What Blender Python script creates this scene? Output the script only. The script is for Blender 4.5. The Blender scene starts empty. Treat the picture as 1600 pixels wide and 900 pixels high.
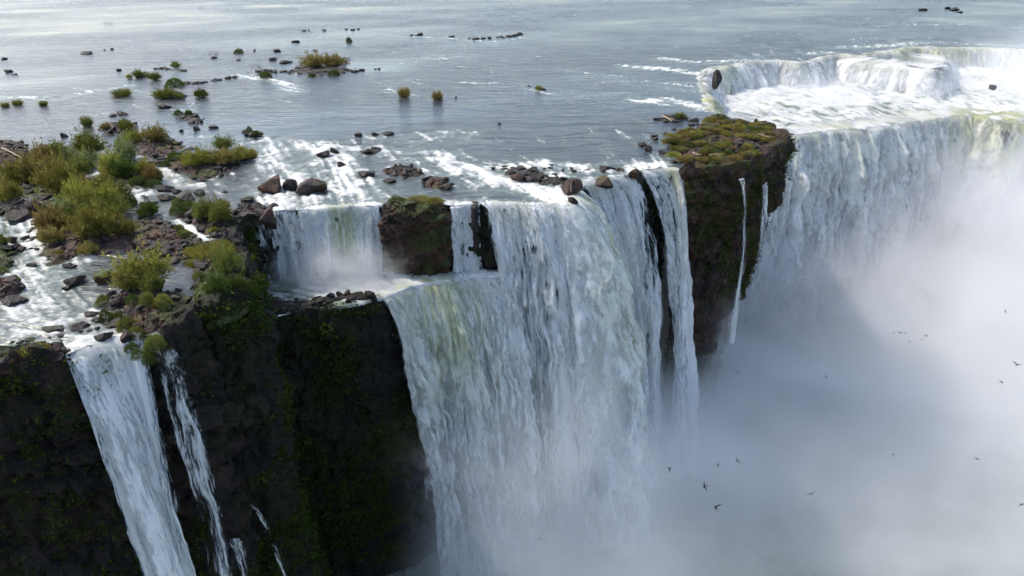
import bpy, math, random
import numpy as np
from mathutils import Vector

sc = bpy.context.scene
col = sc.collection
R = math.radians
random.seed(4)
rng = np.random.default_rng(7)

# ------------------------------------------------------------------ camera
CAM_H, PITCH, FPX = 40.0, R(26.0), 1067.0
cam_d = bpy.data.cameras.new('camera')
cam = bpy.data.objects.new('camera', cam_d)
col.objects.link(cam)
cam.location = (0, 0, CAM_H)
cam.rotation_euler = (R(90) - PITCH, 0, 0)
cam_d.sensor_width = 36
cam_d.lens = 36 * FPX / 1600
cam_d.clip_start = 0.5
cam_d.clip_end = 12000
sc.camera = cam

# ------------------------------------------------------------------ sky, sun, exposure
SUN_AZ, SUN_EL = R(-66), R(49)          # azimuth from +Y towards +X
world = bpy.data.worlds.new('World')
sc.world = world
world.use_nodes = True
wn = world.node_tree
sky = wn.nodes.new('ShaderNodeTexSky')
sky.sky_type = 'NISHITA'
sky.sun_disc = False
sky.sun_elevation = SUN_EL
sky.sun_rotation = SUN_AZ
sky.altitude = 200
sky.air_density = 1.1
sky.dust_density = 2.8
sky.ozone_density = 1.5
wn.links.new(sky.outputs[0], wn.nodes['Background'].inputs[0])
wn.nodes['Background'].inputs[1].default_value = 0.15
sun_d = bpy.data.lights.new('sun', 'SUN')
sun_d.energy = 2.0
sun_d.angle = R(0.5)
sun_d.color = (1.0, 0.91, 0.76)
sun = bpy.data.objects.new('sun', sun_d)
col.objects.link(sun)
to_sun = Vector((math.sin(SUN_AZ) * math.cos(SUN_EL), math.cos(SUN_AZ) * math.cos(SUN_EL), math.sin(SUN_EL)))
sun.rotation_euler = to_sun.to_track_quat('Z', 'Y').to_euler()
sun.location = to_sun * 400
vs = sc.view_settings
vs.view_transform = 'Standard'
vs.look = 'None'
vs.exposure = 1.0
vs.gamma = 1.0
vs.use_curve_mapping = False
cy = sc.cycles
cy.max_bounces = 12
cy.diffuse_bounces = 2
cy.glossy_bounces = 2
cy.transmission_bounces = 3
cy.transparent_max_bounces = 14
cy.volume_bounces = 5
cy.volume_step_rate = 0.9
cy.volume_max_steps = 256
cy.use_denoising = True
cy.use_adaptive_sampling = True
cy.adaptive_threshold = .05
cy.adaptive_min_samples = 12
cy.sample_clamp_indirect = 4

# ------------------------------------------------------------------ maths helpers
CP, SP = math.cos(PITCH), math.sin(PITCH)


def at(px, py, z=0.0):
    """ground point at height z seen along a sight line, used to survey the place"""
    u, v = (px - 800) / FPX, (450 - py) / FPX
    d = (u, CP + v * SP, -SP + v * CP)
    k = (z - CAM_H) / d[2]
    return np.array((d[0] * k, d[1] * k, z))


def metre(px, py, z=0.0):
    """metres that one photo pixel covers at that point"""
    p = at(px, py, z)
    return math.sqrt(p[0] ** 2 + p[1] ** 2 + (z - CAM_H) ** 2) / math.hypot(FPX, math.hypot(px - 800, py - 450))


def _h(ix, iy, iz, seed):
    n = (ix * 374761393 + iy * 668265263 + iz * 1274126177 + seed * 974711) & 0xFFFFFFFF
    n = ((n ^ (n >> 13)) * 1274126177) & 0xFFFFFFFF
    n = ((n ^ (n >> 16)) * 668265263) & 0xFFFFFFFF
    return ((n ^ (n >> 15)) & 0xFFFFFF) / 8388607.5 - 1.0


def vnoise(p, seed=0):
    f = np.floor(p)
    i = f.astype(np.int64)
    t = p - f
    t = t * t * t * (t * (t * 6 - 15) + 10)
    x, y, z = i[..., 0], i[..., 1], i[..., 2]
    a, b, c = t[..., 0], t[..., 1], t[..., 2]
    r = 0
    for dx in (0, 1):
        wx = a if dx else 1 - a
        for dy in (0, 1):
            wy = b if dy else 1 - b
            for dz in (0, 1):
                wz = c if dz else 1 - c
                r = r + wx * wy * wz * _h(x + dx, y + dy, z + dz, seed)
    return r


ROT = np.array([[0.36, 0.48, -0.8], [-0.8, 0.6, 0.0], [0.48, 0.64, 0.6]])


def fbm(p, octv=4, seed=0, gain=0.5, rot=True):
    r, a, n = 0, 1.0, 0.0
    q = np.array(p, dtype=float)
    for o in range(octv):
        r = r + a * vnoise(q, seed + o * 17)
        n += a
        a *= gain
        q = (q @ ROT.T if rot else q) * 2.03 + 3.7
    return r / n


def worley(p, seed=0):
    f = np.floor(p)
    i = f.astype(np.int64)
    best = np.full(p.shape[:-1], 9.0)
    sec = best.copy()
    ident = np.zeros(p.shape[:-1])
    for dx in (-1, 0, 1):
        for dy in (-1, 0, 1):
            for dz in (-1, 0, 1):
                x, y, z = i[..., 0] + dx, i[..., 1] + dy, i[..., 2] + dz
                q = np.stack([x + .5 + .45 * _h(x, y, z, seed), y + .5 + .45 * _h(x, y, z, seed + 1), z + .5 + .45 * _h(x, y, z, seed + 2)], -1)
                d = np.sqrt(((p - q) ** 2).sum(-1))
                m = d < best
                sec = np.where(m, best, np.minimum(sec, d))
                ident = np.where(m, _h(x, y, z, seed + 5), ident)
                best = np.where(m, d, best)
    return best, sec, ident


def sstep(a, b, x):
    t = np.clip((x - a) / (b - a), 0, 1)
    return t * t * (3 - 2 * t)


def resample(poly, step):
    poly = np.asarray(poly, float)
    d = np.r_[0, np.cumsum(np.linalg.norm(np.diff(poly[:, :2], axis=0), axis=1))]
    n = max(4, int(d[-1] / step) + 1)
    s = np.linspace(0, d[-1], n)
    return s, np.stack([np.interp(s, d, poly[:, k]) for k in range(poly.shape[1])], 1)


def smooth1(a, k):
    if k < 1:
        return a
    ker = np.exp(-0.5 * (np.arange(-3 * k, 3 * k + 1) / k) ** 2)
    ker /= ker.sum()
    pad = 3 * k
    b = np.concatenate([2 * a[:1] - a[pad:0:-1], a, 2 * a[-1:] - a[-2:-pad - 2:-1]]) if len(a) > pad + 1 else None
    if b is None:
        return a
    return np.stack([np.convolve(b[:, j], ker, 'valid') for j in range(a.shape[1])], 1)


def outward(xy):
    t = np.gradient(xy, axis=0)
    t /= np.linalg.norm(t, axis=1)[:, None] + 1e-9
    return np.stack([t[:, 1], -t[:, 0]], 1)


def in_poly(P, poly):
    x, y = P[..., 0], P[..., 1]
    r = np.zeros(x.shape, bool)
    j = len(poly) - 1
    for i in range(len(poly)):
        xi, yi, xj, yj = poly[i][0], poly[i][1], poly[j][0], poly[j][1]
        c = ((yi > y) != (yj > y)) & (x < (xj - xi) * (y - yi) / (yj - yi + 1e-12) + xi)
        r ^= c
        j = i
    return r


def seg_dist(P, poly):
    """distance to a polyline and the value interpolated from column 2 on"""
    best = np.full(P.shape[:-1], 1e9)
    val = np.zeros(P.shape[:-1])
    poly = np.asarray(poly, float)
    for a, b in zip(poly[:-1], poly[1:]):
        ab = b[:2] - a[:2]
        t = np.clip(((P - a[:2]) @ ab) / (ab @ ab + 1e-9), 0, 1)
        d = np.linalg.norm(P - (a[:2] + t[..., None] * ab), axis=-1)
        m = d < best
        best = np.where(m, d, best)
        if poly.shape[1] > 2:
            val = np.where(m, a[2] + t * (b[2] - a[2]), val)
    return best, val


# ------------------------------------------------------------------ mesh helpers
def mesh_from(name, verts, faces, smooth=True, attrs=None):
    """faces: int array (n,3) or (n,4)"""
    me = bpy.data.meshes.new(name)
    verts = np.ascontiguousarray(verts, dtype=np.float32).reshape(-1, 3)
    faces = np.ascontiguousarray(faces, dtype=np.int32)
    k = faces.shape[1]
    me.vertices.add(len(verts))
    me.vertices.foreach_set('co', verts.ravel())
    me.loops.add(faces.size)
    me.loops.foreach_set('vertex_index', faces.ravel())
    me.polygons.add(len(faces))
    me.polygons.foreach_set('loop_start', np.arange(0, faces.size, k, dtype=np.int32))
    me.polygons.foreach_set('loop_total', np.full(len(faces), k, dtype=np.int32))
    me.polygons.foreach_set('use_smooth', np.full(len(faces), smooth))
    me.update(calc_edges=True)
    for an, arr in (attrs or {}).items():
        arr = np.ascontiguousarray(arr, dtype=np.float32)
        if arr.ndim == 1:
            me.attributes.new(an, 'FLOAT', 'POINT').data.foreach_set('value', arr)
        else:
            me.attributes.new(an, 'FLOAT_VECTOR', 'POINT').data.foreach_set('vector', arr.ravel())
    me.validate()
    return me


def grid_faces(n, m, keep=None, wrap=False):
    i = np.arange(n - 1)[:, None]
    j = np.arange(m if wrap else m - 1)[None, :]
    j2 = (j + 1) % m
    f = np.stack([i * m + j, i * m + j2 + 0 * i, (i + 1) * m + j2, (i + 1) * m + j], -1).reshape(-1, 4)
    if keep is not None:
        k = keep.ravel()
        f = f[k[f].all(1)]
    return f


def compact(verts, faces, attrs):
    used = np.unique(faces)
    mp = np.full(len(verts), -1)
    mp[used] = np.arange(len(used))
    return verts[used], mp[faces], {k: a[used] for k, a in attrs.items()}


def obj(name, me, mat, parent=None, label=None, cat=None, group=None, kind=None):
    o = bpy.data.objects.new(name, me)
    col.objects.link(o)
    if mat is not None and not me.materials:
        me.materials.append(mat)
    o.parent = parent
    tag(o, label, cat, group, kind)
    return o


def tag(o, label=None, cat=None, group=None, kind=None):
    if label:
        o['label'] = label
    if cat:
        o['category'] = cat
    if group:
        o['group'] = group
    if kind:
        o['kind'] = kind


# ------------------------------------------------------------------ node helpers
class NT:
    def __init__(s, name):
        s.m = bpy.data.materials.new(name)
        s.m.use_nodes = True
        s.t = s.m.node_tree
        for n in list(s.t.nodes):
            s.t.nodes.remove(n)
        s.out = s.t.nodes.new('ShaderNodeOutputMaterial')

    def n(s, typ, props=None, **ins):
        nd = s.t.nodes.new(typ)
        for k, v in (props or {}).items():
            setattr(nd, k, v)
        for k, v in ins.items():
            key = int(k[1:]) if k[0] == '_' else k.replace('__', ' ')
            s.set(nd.inputs[key], v)
        return nd

    def set(s, sock, v):
        if isinstance(v, bpy.types.NodeSocket):
            s.t.links.new(v, sock)
        elif isinstance(v, bpy.types.Node):
            s.t.links.new(v.outputs[0], sock)
        else:
            sock.default_value = v

    def math(s, op, a, b=0.0, c=0.0, clamp=False):
        nd = s.t.nodes.new('ShaderNodeMath')
        nd.operation = op
        nd.use_clamp = clamp
        for i, v in enumerate((a, b, c)):
            s.set(nd.inputs[i], v)
        return nd.outputs[0]

    def add(s, a, b): return s.math('ADD', a, b)
    def sub(s, a, b): return s.math('SUBTRACT', a, b)
    def mul(s, a, b): return s.math('MULTIPLY', a, b)

    def ss(s, lo, hi, x):
        nd = s.t.nodes.new('ShaderNodeMapRange')
        nd.interpolation_type = 'SMOOTHSTEP'
        s.set(nd.inputs[0], x)
        s.set(nd.inputs[1], lo)
        s.set(nd.inputs[2], hi)
        return nd.outputs[0]

    def lin(s, x, a, b, c, d):
        nd = s.t.nodes.new('ShaderNodeMapRange')
        for i, v in enumerate((x, a, b, c, d)):
            s.set(nd.inputs[i], v)
        return nd.outputs[0]

    def attr(s, name, out='Fac'):
        return s.n('ShaderNodeAttribute', {'attribute_name': name}).outputs[out]

    def pos(s):
        return s.n('ShaderNodeNewGeometry').outputs['Position']

    def scale(s, v, xyz, loc=(0, 0, 0)):
        return s.n('ShaderNodeMapping', None, Vector=v, Scale=xyz, Location=loc).outputs[0]

    def noise(s, v, sca, det=4, rough=.55, dist=0.0, out=0):
        return s.n('ShaderNodeTexNoise', None, Vector=v, Scale=sca, Detail=det, Roughness=rough, Distortion=dist).outputs[out]

    def mix(s, f, a, b):
        nd = s.t.nodes.new('ShaderNodeMix')
        nd.data_type = 'RGBA'
        s.set(nd.inputs[0], f)
        for k, v in ((6, a), (7, b)):
            s.set(nd.inputs[k], v if not isinstance(v, tuple) or len(v) == 4 else (*v, 1))
        return nd.outputs[2]

    def mixs(s, f, a, b):
        nd = s.t.nodes.new('ShaderNodeMixShader')
        s.set(nd.inputs[0], f)
        s.set(nd.inputs[1], a)
        s.set(nd.inputs[2], b)
        return nd.outputs[0]

    def bump(s, h, strength, dist=1.0, normal=None):
        nd = s.n('ShaderNodeBump', None, Strength=strength, Distance=dist, Height=h)
        if normal is not None:
            s.set(nd.inputs['Normal'], normal)
        return nd.outputs[0]

    def surf(s, sh):
        s.t.links.new(sh, s.out.inputs['Surface'])
        return s.m


# ------------------------------------------------------------------ materials
def mat_river():
    t = NT('river_water')
    p = t.pos()
    foam = t.attr('foam')            # 0..1 after breaking up
    churn = t.attr('churn')          # how stirred the water is
    tone = t.attr('tone')
    r1 = t.noise(t.scale(p, (.5, 1.1, .3), (3.1, 7.4, .41)), 1.0, 3, .62, .3)
    r2 = t.noise(t.scale(p, (.06, .16, .1), (5.3, 2.2, .37)), 1.0, 3, .62, .6)
    h = t.add(t.mul(r1, .5), t.mul(r2, 2.6))
    bump = t.bump(h, t.lin(tone, 0, 1, .1, .9), .7)
    fine = t.noise(p, 2.0, 3, .75, .5)
    fm = t.ss(.2, 1.25, t.add(foam, t.mul(t.sub(fine, .5), .9)))
    deep = t.mix(tone, (.026, .033, .041), (.05, .056, .058))
    deep = t.mix(t.mul(churn, .8), deep, (.12, .15, .125))
    wat = t.n('ShaderNodeBsdfPrincipled', None, Base__Color=deep, Roughness=t.lin(tone, 0, 1, .13, .3), IOR=1.33, Normal=bump)
    wat.inputs['Specular IOR Level'].default_value = .45
    fo = t.n('ShaderNodeBsdfDiffuse', None, Color=t.mix(t.ss(.3, 1.0, t.add(foam, t.mul(t.sub(fine, .5), .8))), (.22, .25, .25), (.58, .58, .56)), Normal=bump)
    return t.surf(t.mixs(fm, wat.outputs[0], fo.outputs[0]))


def mat_fall(name, soft=.0, low=(.36, .41, .46), grain=1.0, high=(.96, .96, .95)):
    t = NT(name)
    fl = t.attr('flow', 'Vector')
    gn = t.noise(t.scale(fl, (4.0 * grain, 2.4 * grain, 1)), 1.0, 4, .78, .4)
    d = t.add(t.attr('dens'), t.mul(t.sub(gn, .5), 1.5))
    gr = t.attr('green')
    alpha = t.ss(.08 + soft * .15, .6 + soft * .5, d)
    c = t.mix(t.ss(.15, .85, d), low, high)
    c = t.mix(gr, c, (.58, .60, .24))
    c = t.mix(t.attr('glass'), c, (.17, .21, .13))
    bp = t.bump(gn, .3, .5)
    dif = t.n('ShaderNodeBsdfDiffuse', None, Color=c, Normal=bp)
    tr = t.n('ShaderNodeBsdfTranslucent', None, Color=c)
    body = t.mixs(.45, dif.outputs[0], tr.outputs[0])
    clear = t.n('ShaderNodeBsdfTransparent')
    return t.surf(t.mixs(alpha, clear.outputs[0], body))


def mat_foam_pool(name):
    t = NT(name)
    p = t.pos()
    foam = t.attr('foam')
    fine = t.noise(p, 1.3, 4, .75, .6)
    f = t.add(foam, t.mul(t.sub(fine, .5), 1.1))
    fm = t.ss(.2, .8, f)
    bp = t.bump(fine, .7, .7)
    wat = t.n('ShaderNodeBsdfPrincipled', None, Base__Color=(.12, .15, .10, 1), Roughness=.22, IOR=1.33, Normal=bp)
    fo = t.n('ShaderNodeBsdfDiffuse', None, Color=t.mix(t.ss(.3, 1.1, f), (.28, .32, .29), (.59, .59, .57)), Normal=bp)
    return t.surf(t.mixs(fm, wat.outputs[0], fo.outputs[0]))


def mat_rock(name, red=.5, moss=.4, wet=.0, dark=1.0):
    t = NT(name)
    p = t.pos()
    nrm = t.n('ShaderNodeNewGeometry').outputs['Normal']
    up = t.n('ShaderNodeSeparateXYZ', None, Vector=nrm).outputs[2]
    big = t.noise(p, .11, 2, .6, .5)
    med = t.noise(p, .55, 4, .68, .3)
    fine = t.noise(p, 3.0, 3, .7)
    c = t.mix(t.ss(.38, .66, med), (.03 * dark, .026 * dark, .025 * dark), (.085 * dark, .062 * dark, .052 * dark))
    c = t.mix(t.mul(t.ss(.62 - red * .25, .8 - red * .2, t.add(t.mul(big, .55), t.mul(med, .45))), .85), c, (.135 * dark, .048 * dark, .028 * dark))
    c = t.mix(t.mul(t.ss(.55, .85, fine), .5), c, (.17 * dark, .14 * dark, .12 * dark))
    mfac = t.add(t.mul(t.sub(big, .5), 2.2), t.add(t.mul(t.sub(fine, .5), 1.1), t.add(t.mul(up, .3), moss - .45)))
    mcol = t.mix(t.noise(p, .9, 2, .6), (.022 * dark, .04 * dark, .009 * dark), (.085 * dark, .10 * dark, .02 * dark))
    c = t.mix(t.ss(-.05, .3, mfac), c, mcol)
    h = t.add(t.mul(med, 1.4), t.mul(fine, .4))
    b = t.n('ShaderNodeBsdfPrincipled', None, Base__Color=c, Roughness=.85 - wet * .5, Normal=t.bump(h, .9, .7))
    b.inputs['Specular IOR Level'].default_value = .25 + wet * .25
    return t.surf(b.outputs[0])


def mat_leaf(name, a, b, trans=.35):
    t = NT(name)
    rnd = t.attr('tint')
    obr = t.n('ShaderNodeObjectInfo').outputs['Random']
    c = t.mix(rnd, a, b)
    c = t.n('ShaderNodeHueSaturation', None, Hue=t.lin(obr, 0, 1, .485, .515), Saturation=1.0, Value=t.lin(obr, 0, 1, .8, 1.2), Color=c).outputs[0]
    dif = t.n('ShaderNodeBsdfDiffuse', None, Color=c)
    tr = t.n('ShaderNodeBsdfTranslucent', None, Color=c)
    return t.surf(t.mixs(trans, dif.outputs[0], tr.outputs[0]))


def mat_plain(name, a, rough=.8, b=None, sc_=3.0):
    t = NT(name)
    c = t.mix(t.noise(t.pos(), sc_, 5, .6), a, b or tuple(x * .55 for x in a))
    bs = t.n('ShaderNodeBsdfPrincipled', None, Base__Color=c, Roughness=rough)
    return t.surf(bs.outputs[0])


M = {
    'river': mat_river(),
    'fall': mat_fall('falling_water'),
    'heavy': mat_fall('heavy_falling_water', 0, (.42, .47, .5), .55, (.80, .80, .79)),
    'veil': mat_fall('falling_spray', soft=1.0),
    'foam': mat_foam_pool('foaming_water'),
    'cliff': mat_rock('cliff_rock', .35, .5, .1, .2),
    'redcliff': mat_rock('red_cliff_rock', .8, .32, .1, .28),
    'headland': mat_rock('headland_rock', .9, .3, .1, .6),
    'rock': mat_rock('river_rock', .35, .05, .4, .5),
    'redrock': mat_rock('red_river_rock', .8, .12, .2, .8),
    'mossy': mat_rock('mossy_rock', .5, .45, .1, 1.0),
    'wood': mat_plain('bleached_driftwood', (.42, .34, .25), .8, (.25, .19, .13)),
    'bird': mat_plain('bird_feathers', (.012, .011, .012), .7),
    'stem': mat_plain('shrub_stems', (.10, .075, .05), .9),
}
LEAF = [
    mat_leaf('leaf_green', (.09, .108, .025), (.215, .225, .055)),
    mat_leaf('leaf_yellow_green', (.135, .14, .028), (.32, .30, .068)),
    mat_leaf('leaf_olive_brown', (.14, .11, .035), (.31, .25, .085)),
    mat_leaf('leaf_pale_green', (.14, .17, .065), (.30, .33, .14)),
    mat_leaf('leaf_dark_green', (.045, .07, .016), (.11, .14, .032)),
]

# ------------------------------------------------------------------ survey of the lips (photo x, y, rock rim height)
W = -.6        # rim value where the river runs over the lip
L0 = [(0, 572, 1.0), (60, 562, 1.2), (104, 551, .8), (122, 543, W), (165, 532, W), (246, 522, W), (262, 528, .6), (288, 514, 1.2), (302, 492, 1.4), (345, 488, 1.6),
      (381, 468, 1.6), (390, 440, 1.2), (380, 405, 1.0), (370, 380, .8), (374, 356, .8), (394, 339, .2), (430, 329, W), (490, 325, W), (540, 322, W), (598, 320, W), (650, 318, W),
      (703, 320, W), (740, 318, W), (800, 317, W), (850, 318, W), (886, 319, W), (900, 308, W), (900, 293, W), (930, 283, W), (985, 271, W), (1030, 262, W), (1052, 264, W),
      (1064, 268, 1.0), (1110, 268, 1.2), (1160, 262, 1.4), (1200, 250, 1.6), (1222, 232, 1.6), (1226, 215, 1.6), (1205, 204, 1.4), (1165, 195, 1.2), (1128, 186, 1.0)]
DT = [(1128, 186), (1112, 172), (1104, 156), (1096, 138), (1094, 122), (1104, 110), (1130, 102), (1170, 97), (1215, 94), (1250, 97), (1285, 90), (1310, 84), (1340, 87), (1380, 80),
      (1430, 73), (1480, 74), (1540, 74), (1620, 78), (1720, 84), (1850, 90)]
T1 = [(352, 512), (398, 498), (450, 491), (500, 481), (560, 468), (590, 463), (640, 447), (700, 434), (745, 428), (790, 424)]
T2 = [(1120, 216), (1180, 213), (1240, 210), (1300, 203), (1360, 199), (1420, 190), (1480, 181), (1525, 178), (1560, 186), (1610, 186), (1720, 182), (1850, 176)]
ZT1, ZT2, ZB = -12.0, -12.0, -75.0



def ragged(xy, step=1.0):
    """break a surveyed line into an uneven natural edge (same shift for the same place)"""
    xy = np.asarray(xy, float)
    _, q = resample(xy, step)
    a = np.c_[q[:, :2], np.zeros(len(q))]
    for f_, k_ in ((.16, .95), (.5, .5)):
        q[:, 0] += k_ * fbm(a * f_, 2, 801)
        q[:, 1] += k_ * fbm(a * f_ + 31.7, 2, 802)
    return q


l0 = np.array([[*at(x, y)[:2], r] for x, y, r in L0])
l0 = np.vstack([[[-260, 66, 1.5], [-120, 60, 1.3], [-75, 62, 1.2]], l0])
l0 = np.vstack([l0[:2], ragged(l0[2:])])
dt = ragged(np.array([at(x, y)[:2] for x, y in DT]))
dt = np.vstack([l0[-1:, :2], dt[3:]])
t1 = ragged(np.array([at(x, y, ZT1) for x, y in T1]))
t2 = ragged(np.array([at(x, y, ZT2) for x, y in T2]))
gorge = np.vstack([l0[:, :2], dt[1:], [[700, 330], [700, -150], [-260, -150]]])

# flow strokes (photo x0, y0, x1, y1)
FLOW = [(100, 60, 250, 80), (500, 40, 700, 60), (900, 40, 1050, 80), (1300, 40, 1330, 70), (1500, 45, 1510, 65), (1200, 60, 1215, 90), (100, 130, 200, 150), (300, 150, 400, 170),
        (600, 170, 680, 200), (850, 190, 870, 240), (950, 105, 1040, 112), (1000, 150, 1080, 160), (30, 350, 70, 420), (100, 450, 150, 510), (20, 440, 60, 500), (20, 545, 110, 540),
        (270, 270, 300, 300), (330, 310, 360, 330), (290, 345, 345, 395), (420, 230, 440, 260), (500, 240, 530, 290), (600, 230, 620, 290), (450, 290, 455, 320), (560, 300, 570, 320),
        (700, 240, 820, 290), (820, 290, 885, 318), (760, 295, 745, 315), (640, 290, 720, 305), (900, 262, 905, 290), (1000, 250, 1008, 265), (1400, 60, 1410, 75)]
fl_p = np.array([[*at((a + c) / 2, (b + d) / 2)[:2]] for a, b, c, d in FLOW])
fl_v = np.array([at(c, d)[:2] - at(a, b)[:2] for a, b, c, d in FLOW])
fl_v /= np.linalg.norm(fl_v, axis=1)[:, None]


def flow_dir(P):
    v = np.zeros(P.shape)
    for p, d in zip(fl_p, fl_v):
        w = 1.0 / (((P - p) ** 2).sum(-1) + 30) ** 1.5
        v += w[..., None] * d
    return v / (np.linalg.norm(v, axis=-1)[..., None] + 1e-12)


def streaks(P, cell, length, seed):
    """white noise smeared along the current"""
    V = flow_dir(P)
    acc = 0
    n = 13
    for k in range(n):
        o = (k - n // 2) / n * length
        q = P + V * o
        q3 = np.stack([q[..., 0] / cell, q[..., 1] / cell, np.zeros(q.shape[:-1]) + seed], -1)
        acc = acc + vnoise(q3, seed)
    acc = acc / n
    return np.clip(.5 + acc * 2.7, 0, 1)


# foam strokes: (points, half width m, strength)
FOAM = [
    ([(405, 240), (500, 238), (600, 236)], 9, .42), ([(430, 285), (520, 285), (600, 300)], 8, .45), ([(640, 243), (760, 268), (880, 288)], 8, .42), ([(600, 220), (750, 222)], 5, .32), ([(760, 288), (880, 302)], 5, .5),
    ([(0, 410), (60, 470), (110, 520)], 10, .36), ([(930, 262), (1040, 250)], 4, .4), ([(180, 240), (240, 290), (270, 320)], 6, .3), ([(990, 130), (1090, 140)], 14, .3), ([(380, 65), (560, 80), (720, 80)], 12, .25),
    ([(0, 30), (200, 44)], 8, .18), ([(1100, 60), (1400, 50)], 12, .25), ([(250, 110), (420, 112)], 6, .25),
    ([(408, 222), (430, 245), (455, 275), (470, 318)], 5, .85), ([(440, 226), (500, 232), (540, 265), (570, 318)], 4.5, .8), ([(480, 255), (500, 290), (520, 320)], 4, .6),
    ([(470, 222), (560, 236)], 2.5, .6), ([(570, 214), (620, 215), (690, 206), (748, 208)], 2.2, .6), ([(650, 222), (700, 210), (745, 215)], 2.0, .6),
    ([(685, 240), (715, 260), (780, 282), (850, 300), (890, 318)], 4.2, 1.0), ([(720, 262), (790, 262), (850, 258), (920, 264)], 3.5, .85), ([(780, 290), (850, 275), (900, 280)], 3.5, .7),
    ([(900, 266), (960, 265), (1035, 258)], 3.0, .8), ([(640, 262), (700, 275)], 2.5, .6), ([(520, 295), (560, 310), (598, 318)], 3, .7), ([(600, 232), (640, 250)], 2, .5),
    ([(395, 300), (420, 318), (450, 325)], 3, .7),
    ([(0, 350), (30, 385), (45, 415), (60, 440)], 5.0, .75), ([(60, 440), (90, 480), (120, 525)], 5.5, .5), ([(0, 445), (30, 490), (70, 530)], 5, .4), ([(0, 556), (60, 548), (130, 532), (200, 520)], 1.8, 1.0),
    ([(60, 318), (85, 315), (70, 345), (45, 385)], 2.6, .8), ([(100, 420), (130, 400), (80, 430)], 2.5, .5), ([(120, 245), (150, 258), (170, 285)], 2, .5),
    ([(190, 235), (210, 262), (240, 262)], 1.8, .55), ([(255, 265), (270, 280), (300, 292)], 2.2, .85), ([(215, 310), (250, 300)], 2, .75), ([(272, 340), (300, 352), (325, 378), (350, 396)], 1.3, 1.15),
    ([(0, 152), (80, 155), (150, 142), (200, 134)], 3, .75), ([(0, 44), (120, 42)], 3, .25), ([(368, 118), (420, 126), (470, 142)], 3, .8), ([(380, 62), (500, 60)], 2.5, .5), ([(200, 140), (260, 146)], 2.5, .5),
    ([(250, 172), (292, 172)], 1.6, .65), ([(296, 215), (330, 214)], 1.6, .55), ([(560, 85), (620, 82)], 2.5, .5), ([(600, 55), (700, 60), (770, 66), (820, 58)], 2.6, .65), ([(600, 105), (640, 98), (720, 88)], 2.5, .5),
    ([(720, 130), (780, 130)], 2, .6), ([(820, 138), (880, 150)], 2, .4), ([(650, 80), (700, 92)], 4, .4), ([(460, 75), (560, 82)], 3, .4), ([(640, 38), (760, 36)], 4, .3),
    ([(980, 104), (1040, 108), (1096, 116)], 4.5, 1.0), ([(1030, 92), (1100, 98), (1180, 94)], 4.5, .8), ([(1000, 158), (1050, 155), (1110, 172)], 4, 1.0), ([(990, 152), (1040, 165)], 2.5, .6),
    ([(1040, 130), (1094, 132)], 5, .35), ([(1260, 84), (1300, 82)], 4, .9), ([(1300, 74), (1380, 72), (1440, 66)], 7, .75), ([(1330, 62), (1420, 58)], 5, .5), ([(1370, 40), (1500, 38), (1620, 46)], 6, .5),
    ([(1440, 22), (1560, 26)], 6, .3), ([(1060, 80), (1180, 76)], 4, .3), ([(880, 110), (960, 118)], 5, .3), ([(900, 150), (985, 146)], 3, .4), ([(1450, 66), (1620, 72)], 5, .6),
]
FOAMW = [(np.array([at(x, y)[:2] for x, y in pts]), w, s) for pts, w, s in FOAM]

# ------------------------------------------------------------------ upper river surface
ROWS, COLS = 600, 780
dist_rows = CAM_H / np.tan(np.linspace(math.atan(CAM_H / 57.), math.atan(CAM_H / 4000.), ROWS))
sx = np.linspace(-1, 1, COLS)
sx = np.sign(sx) * np.abs(sx) ** 1.0
gx = sx[None, :] * (dist_rows[:, None] * .93 + 16)
gy = np.repeat(dist_rows[:, None], COLS, 1)
P = np.stack([gx, gy], -1)
gx0, gx1 = -262, 700
near = gy < 400
inside = np.zeros(gx.shape, bool)
inside[near] = in_poly(P[near], np.vstack([l0[::4, :2], dt[1::4], dt[-1:], [[700, 330], [700, -150], [-260, -150]]]))
lip_line = np.vstack([l0, np.c_[dt[1:], np.full(len(dt) - 1, W)]])
dl = np.full(gx.shape, 400.)
rimv = np.zeros(gx.shape)
d_, v_ = seg_dist(P[near], lip_line[::6])
dl[near] = d_
rimv[near] = v_
fine_ = dl < 7
inside[fine_] = in_poly(P[fine_], gorge)
dl[fine_], rimv[fine_] = seg_dist(P[fine_], lip_line)
foam = np.zeros(gx.shape)
sub = gy < 900
Ps = P[sub]
fo = np.zeros(len(Ps))
warp = np.stack([fbm(np.c_[Ps * .12, np.zeros(len(Ps))], 3, 31), fbm(np.c_[Ps * .12, np.ones(len(Ps)) * 9], 3, 32)], -1) * 2.2
for pts, w, s in FOAMW:
    sel = (Ps[:, 0] > pts[:, 0].min() - 4 * w - 4) & (Ps[:, 0] < pts[:, 0].max() + 4 * w + 4) & (Ps[:, 1] > pts[:, 1].min() - 4 * w - 4) & (Ps[:, 1] < pts[:, 1].max() + 4 * w + 4)
    if not sel.any():
        continue
    d, _ = seg_dist(Ps[sel] + warp[sel], pts)
    fo[sel] = np.maximum(fo[sel], s * np.exp(-(d / (w * 1.15)) ** 2))
foam[sub] = fo
wet_lip = sstep(.2, -.4, rimv) * np.exp(-(dl / 3.0) ** 2) * np.where(gy > 180, .28, .7)
foam = np.maximum(foam, wet_lip)
foam += .10 * sstep(420, 120, gy)
streak = np.full(gx.shape, .5)
streak[sub] = .55 * streaks(Ps, .7, 10.0, 3) + .45 * streaks(Ps, 1.7, 22.0, 5)
Q3 = np.c_[Ps, np.zeros(len(Ps))]
nb = fbm(Q3 * .35, 4, 71)
nf = fbm(Q3 * 1.1, 3, 72, .6)
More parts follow.
